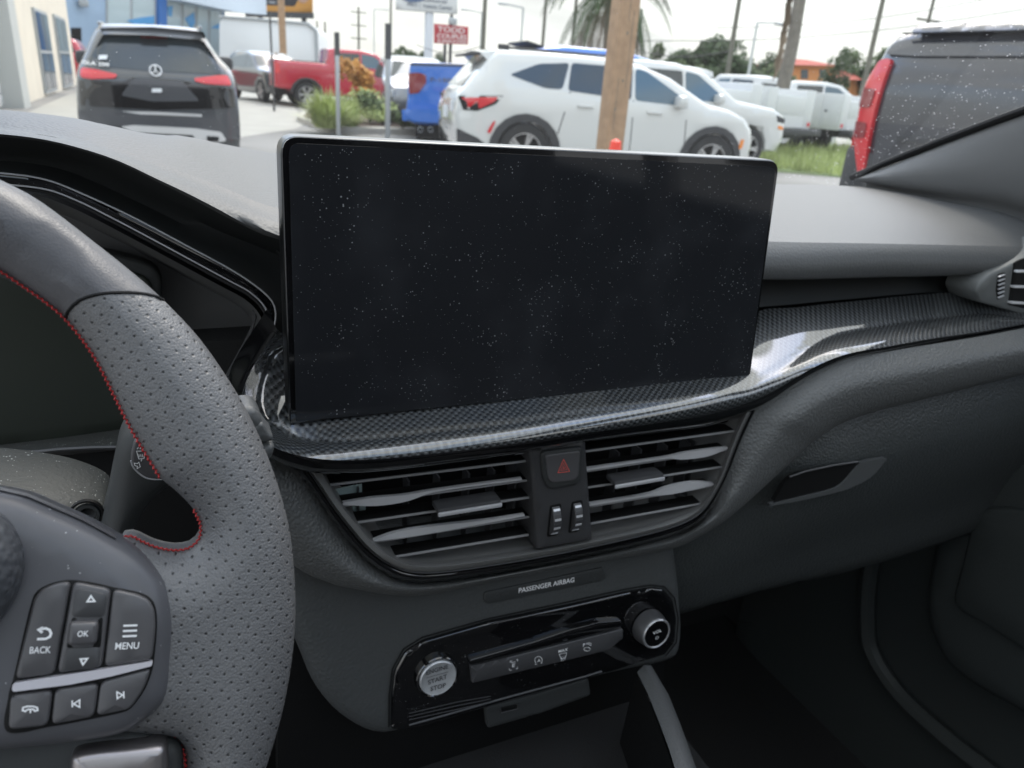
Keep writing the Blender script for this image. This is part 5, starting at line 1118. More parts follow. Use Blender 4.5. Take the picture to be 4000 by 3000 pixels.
# ---- vehicles seen from behind: rounded rear drawn on a plane, body running forward
class Rear:
    def __init__(s, root, Y, outl, paint, L, slope=.5, zs=1.05, r=.12, frame=None, uvo=None, hfn=None):
        s.root = root; s.f = frame or fw(Y); s.uvs = uvo or [tuple(p) for p in cr_pts(pxp(s.f, outl), 80, True)]; s.r = r
        s.hf = hfn or (lambda u, v: -max(0, v+1.2-zs)*slope)
        s.o = mk('body', pillow(s.uvs, s.f, r, r, res=.09, depth=L, hf=s.hf), paint, root, sharp=50)
        s.dl = [s.uvs+[s.uvs[0]]]
    def decal(s, name, px, m_, lift=.012, fil=.02, depth=.03, parent=None, res=None):
        f = s.f.up(lift); uv = fillet(pxp(s.f, px), fil) if fil else pxp(s.f, px)
        return mk(name, pillow(uv, f, s.r, s.r, res=res or .1, depth=depth, dl=s.dl, hf=s.hf), m_, parent or s.root)
    def at(s, x, y, lift): u, v = s.f.uv(x, y); return s.f.pt(u, v, s.r+lift+s.hf(u, v))
r = thing('grey_suv', GD(340, 8.45)*1.0, 'dark grey compact SUV parked straight ahead with its tailgate facing the camera', 'car')
R = Rear(r, 8.55, [(203, 62), (212, 52), (232, 49), (330, 51), (400, 56), (432, 62), (445, 75), (462, 105), (483, 133), (500, 152), (510, 190), (517, 250), (519, 310), (512, 345), (340, 350), (185, 335), (172, 290), (166, 230), (165, 180), (167, 150), (180, 118), (190, 90)], m_blk, 4.1, .62, 1.02, .13)
R.decal('rear_window', [(222, 74), (330, 76), (440, 88), (462, 120), (478, 160), (330, 153), (185, 140), (205, 105)], m_glz, .006)
R.decal('roof_spoiler', [(215, 60), (330, 58), (440, 68), (446, 84), (330, 75), (220, 72)], m_silv, .10, depth=.12)  # silver colour stands for sky reflected on the dark roof edge
R.decal('high_brake_lamp', [(303, 77), (362, 79), (362, 84), (303, 82)], m_taild, .02, .005)
for p in ([(174, 152), (178, 145), (212, 150), (255, 160), (250, 168), (200, 170), (176, 166)], [(418, 168), (470, 162), (490, 162), (497, 178), (496, 184), (440, 180), (420, 174)]): R.decal('tail_lamp', p, m_tail, .02, .02)
R.decal('black_panel', [(172, 172), (268, 175), (288, 166), (395, 172), (420, 182), (500, 190), (505, 232), (340, 236), (175, 226)], m_glossc, .006, .02)
R.decal('plate_recess', [(288, 169), (392, 174), (430, 217), (330, 218), (262, 205)], m_dgrey, .014, .03)
R.decal('licence_plate', [(328, 190), (349, 190), (349, 198), (328, 198)], m_plate, .03, .004)
R.decal('window_sticker', [(215, 119), (233, 119), (231, 128), (213, 128)], m_plate, .03, .004)
R.decal('reflector', [(197, 247), (241, 247), (241, 254), (197, 252)], m_tail, .03, .004); R.decal('reflector', [(443, 255), (487, 257), (485, 264), (444, 261)], m_tail, .03, .004)
R.decal('sill_guard', [(250, 238), (340, 240), (434, 245), (434, 250), (340, 246), (256, 243)], m_chr, .03, .002)
R.decal('bumper', [(168, 236), (250, 236), (340, 250), (434, 250), (512, 236), (518, 300), (400, 290), (340, 268), (262, 268), (172, 268)], m_dgrey, .05, .02)
R.decal('chrome_valance', [(262, 270), (290, 267), (420, 274), (475, 282), (486, 300), (430, 312), (415, 288), (290, 282)], m_chr, .07, .02)
R.decal('exhaust_tip', [(444, 290), (470, 292), (468, 302), (444, 301)], m_deep, .09, .01)
bg_ = lathe(R.at(336, 153, .012), (0, -1, .35), [(0, .055), (.02, .055), (.02, .046), (0, .046)], 28); c = R.at(336, 153, .03)
mk('tailgate_badge', join(bg_, *[bar(c, c+Vector((math.sin(a), -.1*math.cos(a)*-1, math.cos(a)))*.048, .012, .01) for a in (0, 2.094, 4.189)]), m_chr, r)
ft_ = Fr(R.at(208, 136, .05), (1, 0, -.03), None, (0, -1, .4)); mk('model_lettering', txt('GLA 250', ft_, (-.11, -.02), (.11, -.02), .034, uvmode=True, bold=.02), m_chr, r)
for s_, (x, y) in ((-1, (172, 125)), (1, (497, 137))): mk('mirror', box(P(x-16*s_, y, 10.6), .24, .12, .16, b=.05), m_clad, r)
for px in ((214, 50), (433, 60)): mk('roof_rail', bar(P(px[0], px[1], 9.0), P(px[0]+(340-px[0])*.18, px[1]+8, 10.6), .03, .04, .01), m_silv, r)
for x in (205, 480): cW = P(x, 320, 8.9); wheel(r, 0, 0, .35, .22, 1) if False else mk('wheel', lathe(Vector((cW.x-.11, 9.2, .35)), (1, 0, 0), [(0, .2), (0, .33), (.03, .36), (.19, .36), (.22, .33), (.22, .2)], 26), m_tyre, r)
# blue pickup
r = thing('blue_pickup', GD(920, 14.3), 'bright blue pickup truck with its tailgate half hidden by the white SUV', 'pickup truck')
vfr = lambda x, y, d: Fr(EYE+ray(x, y)*d, (M @ Vector((1, 0, 0))).to_2d().to_3d(), None, -Vector((ray(x, y).x, ray(x, y).y, 0)))
R = Rear(r, 14.6, [(886, 139), (890, 134), (980, 137), (1055, 141), (1066, 146), (1068, 200), (1066, 262), (1000, 268), (884, 262), (881, 200)], m_bluec, 5.2, .0, 5, .07, vfr(900, 200, 15.3))
R.decal('top_rail', [(886, 136), (980, 138), (1062, 142), (1062, 147), (980, 143), (887, 141)], m_clad, .02, .01)
R.decal('tail_lamp', [(882, 158), (905, 157), (920, 162), (921, 178), (905, 200), (884, 203)], m_taild, .02, .03)
R.decal('tail_lamp', [(1040, 166), (1066, 166), (1066, 212), (1050, 208), (1040, 190)], m_taild, .02, .03)
R.decal('step_bumper', [(868, 236), (900, 234), (1000, 238), (1070, 240), (1070, 264), (980, 266), (870, 260)], m_bluec, .14, .02, depth=.18)
mk('tailgate_lettering', txt('F-150', R.f.up(.09), (930, 176), (975, 178), 8, bold=.02), m_dgrey, r)
mk('underbody', box(R.f.px(985, 268)-R.f.n*1.62+Vector((0, 0, -.12)), 1.62, 3.0, .46, R.f.ux, -R.f.n), m_deep, r)
for x in (908, 930): mk('exhaust_tip', lathe(R.f.px(x, 279, .2), -R.f.n, [(0, .045), (0, .055), (.3, .055)], 16), m_frame, r)
for x in (897, 1050): mk('wheel', lathe(Vector((R.f.px(x, 250).x, R.f.px(x, 250).y, .40))-R.f.n*1.0, R.f.ux, [(0, .2), (0, .37), (.03, .40), (.23, .40), (.26, .37), (.26, .2)], 24), m_tyre, r)
# red hatch behind the cream building corner
r = thing('red_car', GD(150, 39), 'red car tail just showing between the cream building and the grey SUV', 'car')
R = Rear(r, 41, [(70, 90), (100, 80), (150, 82), (162, 88), (175, 108), (181, 130), (182, 165), (178, 185), (70, 180)], m_redc, 3.8, .5, .9, .12)
R.decal('tail_lamp', [(168, 122), (178, 122), (180, 136), (170, 137)], m_tail, .02, .02); R.decal('rear_window', [(90, 88), (150, 90), (163, 112), (90, 108)], m_glz, .01, .03)
# dark grey pickup at the right edge, close
r = thing('grey_pickup', GD(2100, 3.3), 'dark grey pickup close by at right with a tall red tail lamp on its corner', 'pickup truck')
def q3(x, y, dY=0): return (x, y)
fside = Fr((2.95, 0, 1.2), (0, -1, 0), None, (-1, 0, 0))
e_ = fillet(pxp(fside, [(1862, 420), (1856, 300), (1880, 180), (1908, 98), (1932, 66)]), .02)
zt = fside.uv(1990, 46)[1]; zb = e_[0][1]
R = Rear(r, 0, None, m_navy, 1.95, 0, 5, .05, fside, e_+[(e_[-1][0]+.10, zt), (-.9, zt), (-.85, zt+.42), (.9, zt+.45), (1.4, zt+.05), (2.6, zt-.12), (2.75, zb), (e_[0][0]+.1, zb)], hfn=lambda u, v: -.75*max(0, v-zt+.36)**2-.35*max(0, zt-.45-v)**2)
R.decal('bed_rail', [(1975, 66), (1990, 50), (2200, 39), (2560, 20), (2580, 44), (2560, 54), (2200, 68), (1985, 74)], m_dgrey, .05, .02, depth=.1)
R.decal('rail_gap', [(1960, 72), (2200, 66), (2560, 53), (2560, 58), (2200, 70), (1962, 76)], m_deep, .052, 0, depth=.02)
R.decal('upper_band', [(1932, 88), (1990, 80), (2200, 74), (2560, 62), (2560, 118), (2200, 122), (1990, 122), (1920, 118)], m_navy, .012, .01)
R.decal('tail_lamp', [(1912, 132), (1926, 127), (1938, 131), (1932, 160), (1916, 230), (1900, 300), (1886, 372), (1870, 372), (1854, 366), (1854, 300), (1868, 240), (1886, 180)], m_tail, .02, .02)
R.decal('lamp_reflector', [(1885, 190), (1915, 195), (1905, 235), (1876, 232)], m_taild, .026, .02); R.decal('lamp_reflector', [(1866, 262), (1898, 266), (1892, 300), (1860, 298)], m_taild, .026, .02)
R.decal('side_moulding', [(1965, 295), (2060, 298), (2560, 330), (2560, 352), (2060, 312), (1960, 306)], m_clad, .03, .005)
mk('rear_bumper', box(fside.pt(e_[0][0]-.02, zb+.05, -.9), 1.9, .2, .3, b=.04), m_clad, r)
for yy in (1.45, -1.9): mk('wheel', lathe(Vector((2.93, yy, .42)), (1, 0, 0), [(0, .25), (0, .38), (.03, .42), (.24, .42), (.27, .38), (.27, 0)], 28), m_tyre, r)
# white utility trucks
def utility(x, d, rz, label, z=0):
    base = GD(x, d); t = thing('utility_truck', base, label, 'utility truck', 'white utility trucks parked in a row', rz=rz)
    W = 1.08
    for s in (-1, 1):
        mk('service_body', join(box((.62, s*.90, 1.14), 1.24, .40, .92, b=.02), box((2.35, s*.90, 1.14), .80, .40, .92, b=.02), box((1.6, s*.90, 1.40), .74, .398, .40, b=.01)), m_white, t)
        for x0, x1, z0, z1 in ((.06, .58, .76, 1.52), (.64, 1.18, .76, 1.52), (1.27, 1.93, 1.24, 1.55), (1.99, 2.70, .76, 1.52)):
            dr = mk('compartment_door', box(((x0+x1)/2, s*1.106, (z0+z1)/2), x1-x0, .016, z1-z0, b=.006), m_white, t)
            mk('latch', box(((x0+x1)/2+.14, s*1.118, (z0+z1)/2+.02), .07, .012, .05), m_clad, dr)
    mk('bed', box((1.35, 0, .86), 2.7, 1.42, .30), m_white, t); mk('tailgate', box((.02, 0, 1.22), .05, 1.40, .44, b=.01), m_white, t)
    mk('rear_bumper', box((-.18, 0, .62), .34, 2.16, .16, b=.02), m_clad, t); mk('chassis', box((2.6, 0, .58), 5.6, .9, .20), m_clad, t)
    for s in (-1, 1): mk('tail_lamp', box((-.005, s*.98, .80), .02, .12, .10), m_tail, t)
    mk('cab', join(), m_white, t) if False else None
    cabp = [(2.85, .62), (2.85, 1.30), (2.92, 1.92), (3.2, 1.98), (4.3, 1.97), (4.95, 1.42), (5.8, 1.30), (6.0, .95), (5.95, .5)]+[(5.65, .5)]+arch(5.15, .46, .43)+[(4.6, .42), (2.9, .45)]
    side_vehicle(t, cabp, .98, 1.30, m_white, [('side_window', [(3.05, 1.84), (3.75, 1.86), (3.75, 1.42), (3.05, 1.42)], m_glz), ('side_window', [(3.82, 1.86), (4.2, 1.84), (4.7, 1.45), (3.82, 1.42)], m_glzb)], [5.15], .42, tumble=.25, res=.3)
    mk('cab_window', box((2.86, 0, 1.62), .02, 1.3, .34), m_glz, t)
    for s in (-1, 1):
        mk('wheel', lathe(Vector((1.6, s*.72, .42)), (0, s, 0), [(0, .2), (0, .39), (.03, .42), (.33, .42), (.36, .39), (.36, .24), (.30, .22), (.30, 0)], 22), m_tyre, t)
        mk('wheel_hub', lathe(Vector((1.6, s*1.0, .42)), (0, s, 0), [(0, .24), (.06, .22), (.02, .10), (.06, .08), (.06, 0)], 18), m_rim, t)
    return t
utility(1560, 16.0, math.radians(107), 'white utility truck, leftmost of the row and mostly hidden by the white SUVs')
utility(1688, 18.6, math.radians(107), 'white utility truck with service body, second in the row above the grass')
utility(1838, 21.2, math.radians(107), 'white utility truck with service body, right beside the red tail lamp')
r = place('white_pickup', GD(1640, 27), GD(1850, 26.4), 1.02, 4.72, 'white crew-cab pickup behind the row of utility trucks', 'pickup truck', z=.1)
side_vehicle(r, tp, .98, 1.30, m_white, [('side_window', [(1.98, 1.82), (2.85, 1.84), (2.85, 1.42), (1.98, 1.44)], m_glz), ('side_window', [(2.92, 1.84), (3.35, 1.80), (3.85, 1.46), (3.8, 1.38), (2.92, 1.42)], m_glzb)], [1.02, 4.72], .42, tumble=.25)
tr = thing('white_wall', GD(1560, 24), 'long low white panel wall behind the parked white trucks', 'wall'); mk('panels', bar(GD(1380, 27)+Vector((0, 0, .8)), GD(1800, 26)+Vector((0, 0, .8)), .15, 1.6, .02), m_white, tr)
# ---- posts, cone, poles
def post(name, x, d, ytop, r_, m, label, cat, seg=10, group=None, cap=None, sq=False):
    b = GD(x, d); b.z = 0; cx = (x-1106)/F
    t = thing(name, b, label, cat, group)
    # height where the vertical meets picture row ytop
    lo, hi = 0, 40
    for _ in range(40):
        mid = (lo+hi)/2; q = M.transposed() @ (b+Vector((0, 0, mid))-EYE); y = 829.5-F*q.y/(-q.z)
        if y > ytop: lo = mid
        else: hi = mid
    H = hi
    if sq: mk('shaft', box(b+Vector((0, 0, H/2)), r_*2, r_*2, H, b=r_*.2), m, t)
    else: mk('shaft', tube([b, b+Vector((0, 0, H*.5)), b+Vector((0, 0, H))], [r_, r_*.9, r_*.8], seg), m, t)
    return t, b, H
def base_x(x0, y0, d):  # column at ground for a pole whose pixel (x0,y0) is known, at depth d
    r = ray(x0, y0); q = EYE+r*d; q.z = 0; c = M.transposed() @ (q-EYE); return 1106+F*c.x/(-c.z), -c.z
def pole(name, x0, y0, d, ytop, r_, m, label, cat, **k):
    bx, bd = base_x(x0, y0, d); return post(name, bx, bd, ytop, r_, m, label, cat, **k)
t, b, H = pole('steel_post', 731, 285, 14.6, 72, .035, m_steel, 'slim steel fence post in front of the red pickup door', 'post', sq=True); mk('dark_cap', box(b+Vector((0, 0, H-.18)), .085, .085, .4), m_dsteel, t)
t, b, H = pole('steel_post', 837, 288, 14.8, 52, .045, m_steel, 'thicker steel fence post left of the blue pickup', 'post', sq=True); mk('dark_cap', box(b+Vector((0, 0, H-.3)), .10, .10, .62), m_dsteel, t)
t, b, H = pole('wooden_post', 1317, 314, 7.7, -260, .108, m_wood, 'thick raw timber post standing in front of the white SUV', 'post', sq=True)
for z_, dx in ((1.32, .02), (1.05, -.03), (1.75, .01)): mk('knot', box(b+Vector((dx-.02, -.10, z_)), .028, .02, .035, b=.008), m_upole, t)
for z_, dx, hh_ in ((1.1, -.05, .5), (1.6, .04, .7), (2.1, -.01, .5)): mk('drying_crack', box(b+Vector((dx, -.1065, z_)), .006, .006, hh_), m_upole, t)
cb_ = GD(1299, 6.0); cb_.z = 0
t = thing('traffic_cone', cb_, 'orange-red traffic cone standing beside the timber post', 'traffic cone'); mk('cone_body', lathe(cb_, (.02, 0, 1), [(.03, .17), (.1, .13), (.70, .055), (.86, .04), (.88, .0)], 20), m_cone, t); mk('cone_base', box(cb_+Vector((0, 0, .02)), .4, .4, .04, b=.01), m_cone, t)
pole('dark_signpost', 592, 228, 22, 24, .035, m_dsteel, 'thin dark post left of the red pickup', 'post')
pole('timber_pole', 612, 120, 38, -80, .20, m_wood, 'brown timber pole rising in front of the white building', 'utility pole')
UP = [(775, 105, 95, 15, .16, 'grey utility pole with crossarms left of the signs', 1), (703, 105, 90, 47, .14, 'short distant utility pole above the pickup bed', 0), (686, 100, 85, 45, .12, 'thin distant pole at the end of the white building', 0), (844, 50, 60, -60, .10, 'thin pole rising behind the thicker steel post', 0), (1043, 102, 48, -80, .16, 'dark utility pole right of the red sign', 0),
      (1172, 97, 50, -80, .12, 'plain light pole left of the palm', 0), (1236, 100, 50, -80, .13, 'utility pole beside the palm crown', 0), (1578, 117, 42, -100, .15, 'leaning dark utility pole before the hedge trees', 0), (1880, 120, 40, -100, .15, 'dark utility pole above the orange building', 0), (2012, 20, 45, -40, .12, 'thin pole with insulators above the grey pickup', 1), (1379, 90, 52, 20, .09, 'thin pole behind the palm fronds', 0)]
for x, y, d, yt, rr_, lab, arms in UP:
    t, b, H = pole('utility_pole', x, y, d, yt, rr_, m_upole, lab, 'utility pole', group='utility poles along the road')
    if arms:
        for k in range(3): mk('crossarm', box(b+Vector((0, 0, H-.6-1.5*k)), 2.0, .12, .12), m_upole, t)
for x, y, d, yt, lab, sd in ((1125, 98, 50, 17, 'pale street lamp with its arm to the left, left of the palm', -1), (1038, 102, 60, 28, 'pale street lamp beside the dark utility pole', -1), (1613, 182, 40, 49, 'slim street lamp in front of the hedge trees', 1), (808, 110, 90, 20, 'faint distant lamp post above the red pickup cab', 1)):
    t, b, H = pole('street_lamp', x, y, d, yt, .09, mat('pale_lamp_post', (.5, .52, .5), .6), lab, 'street lamp', group='street lamps along the road')
    mk('lamp_arm', bar(b+Vector((0, 0, H)), b+Vector((sd*1.3, 0, H+.1)), .08, .08), m_steel, t); mk('lamp_head', box(b+Vector((sd*1.5, 0, H+.08)), .6, .25, .12, b=.03), m_steel, t)
for i, (a, b) in enumerate((((1388, 88), (2300, 5)), ((1548, 60), (2300, -40)), ((1380, 110), (1600, 104)), ((900, 97), (1040, 100)))):
    A_, B_ = ray(*a), ray(*b); pa, pb = EYE+A_*45, EYE+B_*38
    c = thing('overhead_wire', (pa+pb)/2, ['thin overhead wire running to the right above the utility trucks', 'upper overhead wire at the right of the sky', 'short low wire over the hedge trees', 'faint wire near the red sign'][i], 'wire')
    mk('cable', tube([pa.lerp(pb, k/12)-Vector((0, 0, 1.2*math.sin(math.pi*k/12)*(.3 if i > 1 else .5))) for k in range(13)], .022, 5), m_dsteel, c)
# ---- signs
def board(name, px, d, m, label, cat, thick=.3, parent_label=None):
    c = EYE+ray(*px[0])*d; f = Fr(c, (M[0][0], M[1][0]*1.0, 0), None, Vector((-M[1][0]*-1*-1, 0, 0))+Vector((0, 0, 0))+Vector((M[1][0], -M[0][0], 0)))
    return f
fx = Vector((.93, -.25, 0)).normalized(); fn = Vector((-.25, -.93, 0)).normalized()
def bframe(x, y, d): return Fr(EYE+ray(x, y)*d, fx, None, fn)
f = bframe(975, 75, 60); b = EYE+ray(975, 75)*60; b.z = 0; t = thing('red_sign', b, 'red roadside sign with white lettering on two poles', 'sign')
bd = mk('sign_panel', pillow(pxp(f, [(938, 51), (1012, 58), (1011, 96), (938, 93)]), f, .02, res=.5, depth=.4), mat('faded_red_sign', (.42, .04, .05), .6), t)
fl = f.up(.06); mk('sign_lettering', join(txt('TODD', fl, (945, 68), (1004, 73), 11, bold=.02), txt('COUPLES', fl, (944, 82), (1008, 86), 9.5, bold=.02), txt('SUPERSTORE', fl, (944, 91), (1008, 94), 5.5, bold=.02)), mat('pale_sign_letters', (.75, .65, .62), .6), bd)
for x in (962, 974): bb = f.px(x, 95); mk('pole', tube([Vector((bb.x, bb.y, 0))+fn*-.3, Vector((bb.x, bb.y, 11))+fn*-.3 if x > 970 else bb+fn*-.3], .14, 8), m_dsteel, t)
mk('flood_lamp', box(f.px(978, 46), .6, .5, .5, b=.05), m_steel, t)
f = bframe(920, 10, 45); b = EYE+ray(928, 60)*45; b.z = 0; t = thing('white_sign', b, 'tall white dealership sign with dark lettering on a thick white pole', 'sign')
bd = mk('sign_panel', pillow(pxp(f, [(855, -60), (990, -50), (988, 30), (855, 20)]), f, .03, res=.5, depth=.5), m_white, t)
fl = f.up(.05); mk('sign_lettering', join(txt('PRO', fl, (880, 13), (902, 15), 7.5, bold=.02), txt('Commercial', fl, (913, 3), (965, 8), 8, bold=.01), txt('Vehicle Center', fl, (913, 17), (978, 22), 8, bold=.01)), mat('slate_letters', (.10, .12, .16), .6), bd)
mk('oval_badge', pillow(pxp(f, circ((894, -8), 28, 24, ry=13)), f.up(.05), .02, res=.3, depth=.02), mat('slate_blue_oval', (.10, .16, .28), .5), bd); mk('divider_line', stroke([fl.uv(907, -20), fl.uv(907, 20)], .05, fl, 0.01), m_frame, bd)
mk('pole', bar(f.px(928, 26)+fn*-.3, Vector((f.px(928, 26).x, f.px(928, 26).y, 0))+fn*-.3, .45, .45, .05, (0, 1, 0)), mat('pale_grey_pole', (.6, .62, .65), .5), t)
f = bframe(600, 10, 70); b = EYE+ray(612, 60)*70; b.z = 0; t = thing('billboard', b, 'billboard with a dark picture and orange lower border above the white building', 'billboard')
bd = mk('billboard_panel', pillow(pxp(f, [(530, -60), (675, -60), (675, 28), (530, 24)]), f, .03, res=2, depth=.5), mat('orange_border', (.62, .30, .07), .6), t)
fl = f.up(.05); mk('dark_picture', pillow(pxp(f, [(530, -60), (640, -60), (650, -10), (636, 14), (530, 9)]), f.up(.04), .01, res=2, depth=.02), mat('dark_print', (.05, .05, .055), .5), bd)
mk('pale_patch', pillow(pxp(f, circ((655, -8), 13, 18, ry=15)), f.up(.08), .02, res=1, depth=.02), mat('skin_tone_print', (.50, .30, .22), .6), bd)
mk('faded_lettering', join(*[pillow(pxp(f, [(545+k*18, 2-k*.0), (559+k*18, 3), (559+k*18, 8), (545+k*18, 7)]), f.up(.07), .01, res=1, depth=.01) for k in range(4)]), mat('grey_print_block', (.3, .3, .31), .6), bd)
mk('frame_beam', bar(f.px(530, 30), f.px(678, 34), .3, .5), m_dsteel, t)
for x in (560, 655): bb = f.px(x, 30); mk('pole', tube([Vector((bb.x, bb.y, 0))+fn*-.6, bb+fn*-.6], .25, 8), m_dsteel, t)
# ---- buildings
t = thing('cream_building', Vector((-5, 26, 0)), 'cream stucco building with two tall windows and a roller door at the left', 'building')
fcw = Fr((-2.75, 26, 0), (0, 1, 0), None, (1, 0, 0))
x0 = P(57, 216, 1)
Xw = -2.75
fcw = Fr((Xw, 0, 0), (0, 1, 0), None, (1, 0, 0))
uA = fcw.uv(40, 200)[0]; uB = fcw.uv(165, 170)[0]
mk('wall', box((Xw-4, (uA+uB)/2, 3.2), 8, uB-uA, 6.4), m_cream, t)
def wq(name, px, m_, h, parent): 
    return mk(name, pillow(pxp(fcw, px), fcw.up(h), 0.0, res=4, depth=.02), m_, parent, smooth=False)
for q_, bar_y in (([(69, 18), (100, 28), (115, 193), (94, 206)], .5), ([(114, 33), (138, 40), (153, 184), (134, 192)], .5)):
    us_ = [fcw.uv(*p) for p in q_]; u0, u1 = (us_[0][0]+us_[3][0])/2, (us_[1][0]+us_[2][0])/2; v1 = (us_[0][1]+us_[1][1])/2; v0 = (us_[2][1]+us_[3][1])/2
    wv = mk('window', box((Xw+.02, (u0+u1)/2, (v0+v1)/2), .10, u1-u0, v1-v0), m_frame, t); nn = 2
    for k in range(nn):
        for j in range(2):
            a, b = u0+(u1-u0)*(k+.08)/nn, u0+(u1-u0)*(k+.92)/nn; c, d = v0+(v1-v0)*(.04+j*.48), v0+(v1-v0)*(.48+j*.48)
            mk('pane', box((Xw+.075, (a+b)/2, (c+d)/2), .02, b-a, d-c), m_win, wv)
uD = fcw.uv(24, 180)[0]
mk('door_frame', box((Xw-.05, uA-.5, 2.4), .5, 1.0, 4.8), mat('grey_pilaster', (.45, .46, .44), .7), t)
mk('roller_door', join(*[box((Xw-.2, (uD-5+uA-1)/2, .15+.25*k), .06, uA-1-uD+5, .235, b=.03) for k in range(16)]), mat('pale_roller_door', (.62, .62, .6), .6), t)
mk('lintel', box((Xw-.3, (uD-5+uA-1)/2, 5.3), .5, uA-uD+5, 2.2), m_cream, t)
cB_ = GD(160, 44); db = Vector((.69, .73, 0)).normalized(); nb = Vector((.73, -.69, 0)).normalized()
fb_ = Fr(cB_, db, None, nb); t = thing('blue_building', cB_, 'pale blue showroom building with blue window graphics behind the grey SUV', 'building')
def bq(name, px, m_, h, parent=None, dpt=.1): return mk(name, pillow(pxp(fb_, px), fb_.up(h), 0, res=6, depth=dpt), m_, parent or t, smooth=False)
bq('wall', [(60, -160), (486, -160), (486, 172), (60, 230)], m_bluew, 0, dpt=12)
bq('canopy_fascia', [(350, -60), (534, -40), (538, 30), (470, 24), (350, -1)], mat('pale_grey_blue_fascia', (.50, .56, .62), .6), 1.6, dpt=1.5)
wb = bq('window_band', [(228, -60), (478, -30), (478, 130), (228, 130)], m_frame, .06)
for xs in ((231, 278), (284, 330), (358, 388), (394, 418), (424, 446), (452, 474)):
    bq('window', [(xs[0], -60), (xs[1], -60), (xs[1], 128), (xs[0], 128)], mat('pale_showroom_glass', (.42, .50, .52), .1, spec=.8), .10, wb, .03)
bq('blue_column', [(336, -60), (353, -60), (353, 130), (336, 130)], mat('blue_paint_panel', (.03, .14, .42), .5), .3, dpt=.3)
for px in ([(270, 44), (300, 38), (330, 34), (330, 52), (285, 52)], [(358, 14), (370, 12), (368, 36), (360, 34)], [(396, 40), (416, 26), (418, 50), (410, 62)], [(452, 60), (472, 50), (472, 62)]): bq('window_graphic', px, mat('blue_window_graphic', (.08, .30, .58), .4), .14, wb, .02)
bq('doorway', [(153, 60), (174, 60), (178, 190), (155, 190)], m_deep, .05); bq('dark_downpipe', [(476, 58), (483, 58), (483, 130), (476, 130)], m_dsteel, .2)
mk('wall_lamp', box(fb_.px(172, 6, .3), .5, .5, .4, b=.08), m_frame, t)
f = Fr(GD(560, 50), (.96, -.28, 0), None, (-.28, -.96, 0)); t = thing('white_building', GD(560, 50), 'plain long white metal building left of the signs', 'building')
mk('wall', pillow(fillet(pxp(f, [(474, 34), (560, 40), (664, 48), (684, 62), (690, 170), (474, 175)]), .6), f, .02, res=3, depth=8), mat('white_metal_wall', (.72, .73, .73), .5, var=(.3, .03)), t)
mk('roof_edge', tube([f.px(474, 36, .1), f.px(560, 42, .1), f.px(664, 51, .1)], .08, 6), m_frame, t)
mk('end_frame', tube([f.px(664, 50, .1), f.px(683, 66, .1), f.px(686, 150, .1)], .12, 6), m_frame, t)
b = GD(1745, 75); t = thing('orange_building', b, 'orange building with red tiled roofs behind the white trucks', 'building')
f = bframe(1745, 160, 75)
m_or = mat('orange_stucco', (.62, .27, .10), .9); m_rt = mat('red_roof_tiles', (.36, .07, .045), .8, bump=(4, .3, .05))
def bq2(name, px, m_, h, dpt): return mk(name, pillow(pxp(f, px), f.up(h), 0, res=6, depth=dpt), m_, t, smooth=False)
bq2('tower_wall', [(1700, 140), (1806, 142), (1806, 215), (1696, 210)], m_or, 0, 5); bq2('side_wall', [(1650, 170), (1710, 170), (1710, 215), (1650, 215)], m_or, .5, 5); bq2('long_wall', [(1800, 168), (1960, 168), (1960, 225), (1800, 215)], m_or, -.5, 5)
def hip(name, px, e):  # sloping roof
    a, b_, c, d = [f.px(*p) for p in px]; back = -fn
    V = [a+fn*e, b_+fn*e, b_+back*(6+e), a+back*(6+e), c+back*2.5, d+back*2.5]
    return mk(name, (V, [[0, 1, 4, 5], [1, 2, 4], [2, 3, 5, 4], [3, 0, 5]]), m_rt, t, smooth=False)
hip('roof', [(1688, 140), (1812, 143), (1770, 128), (1726, 125)], .6); hip('roof', [(1800, 172), (1965, 174), (1950, 154), (1812, 152)], .8); hip('roof', [(1645, 172), (1712, 172), (1700, 158), (1655, 158)], .6)
bq2('window', [(1730, 150), (1745, 150), (1745, 170), (1730, 170)], m_win, .05, .1); bq2('window', [(1770, 150), (1785, 150), (1785, 170), (1770, 170)], m_win, .05, .1)
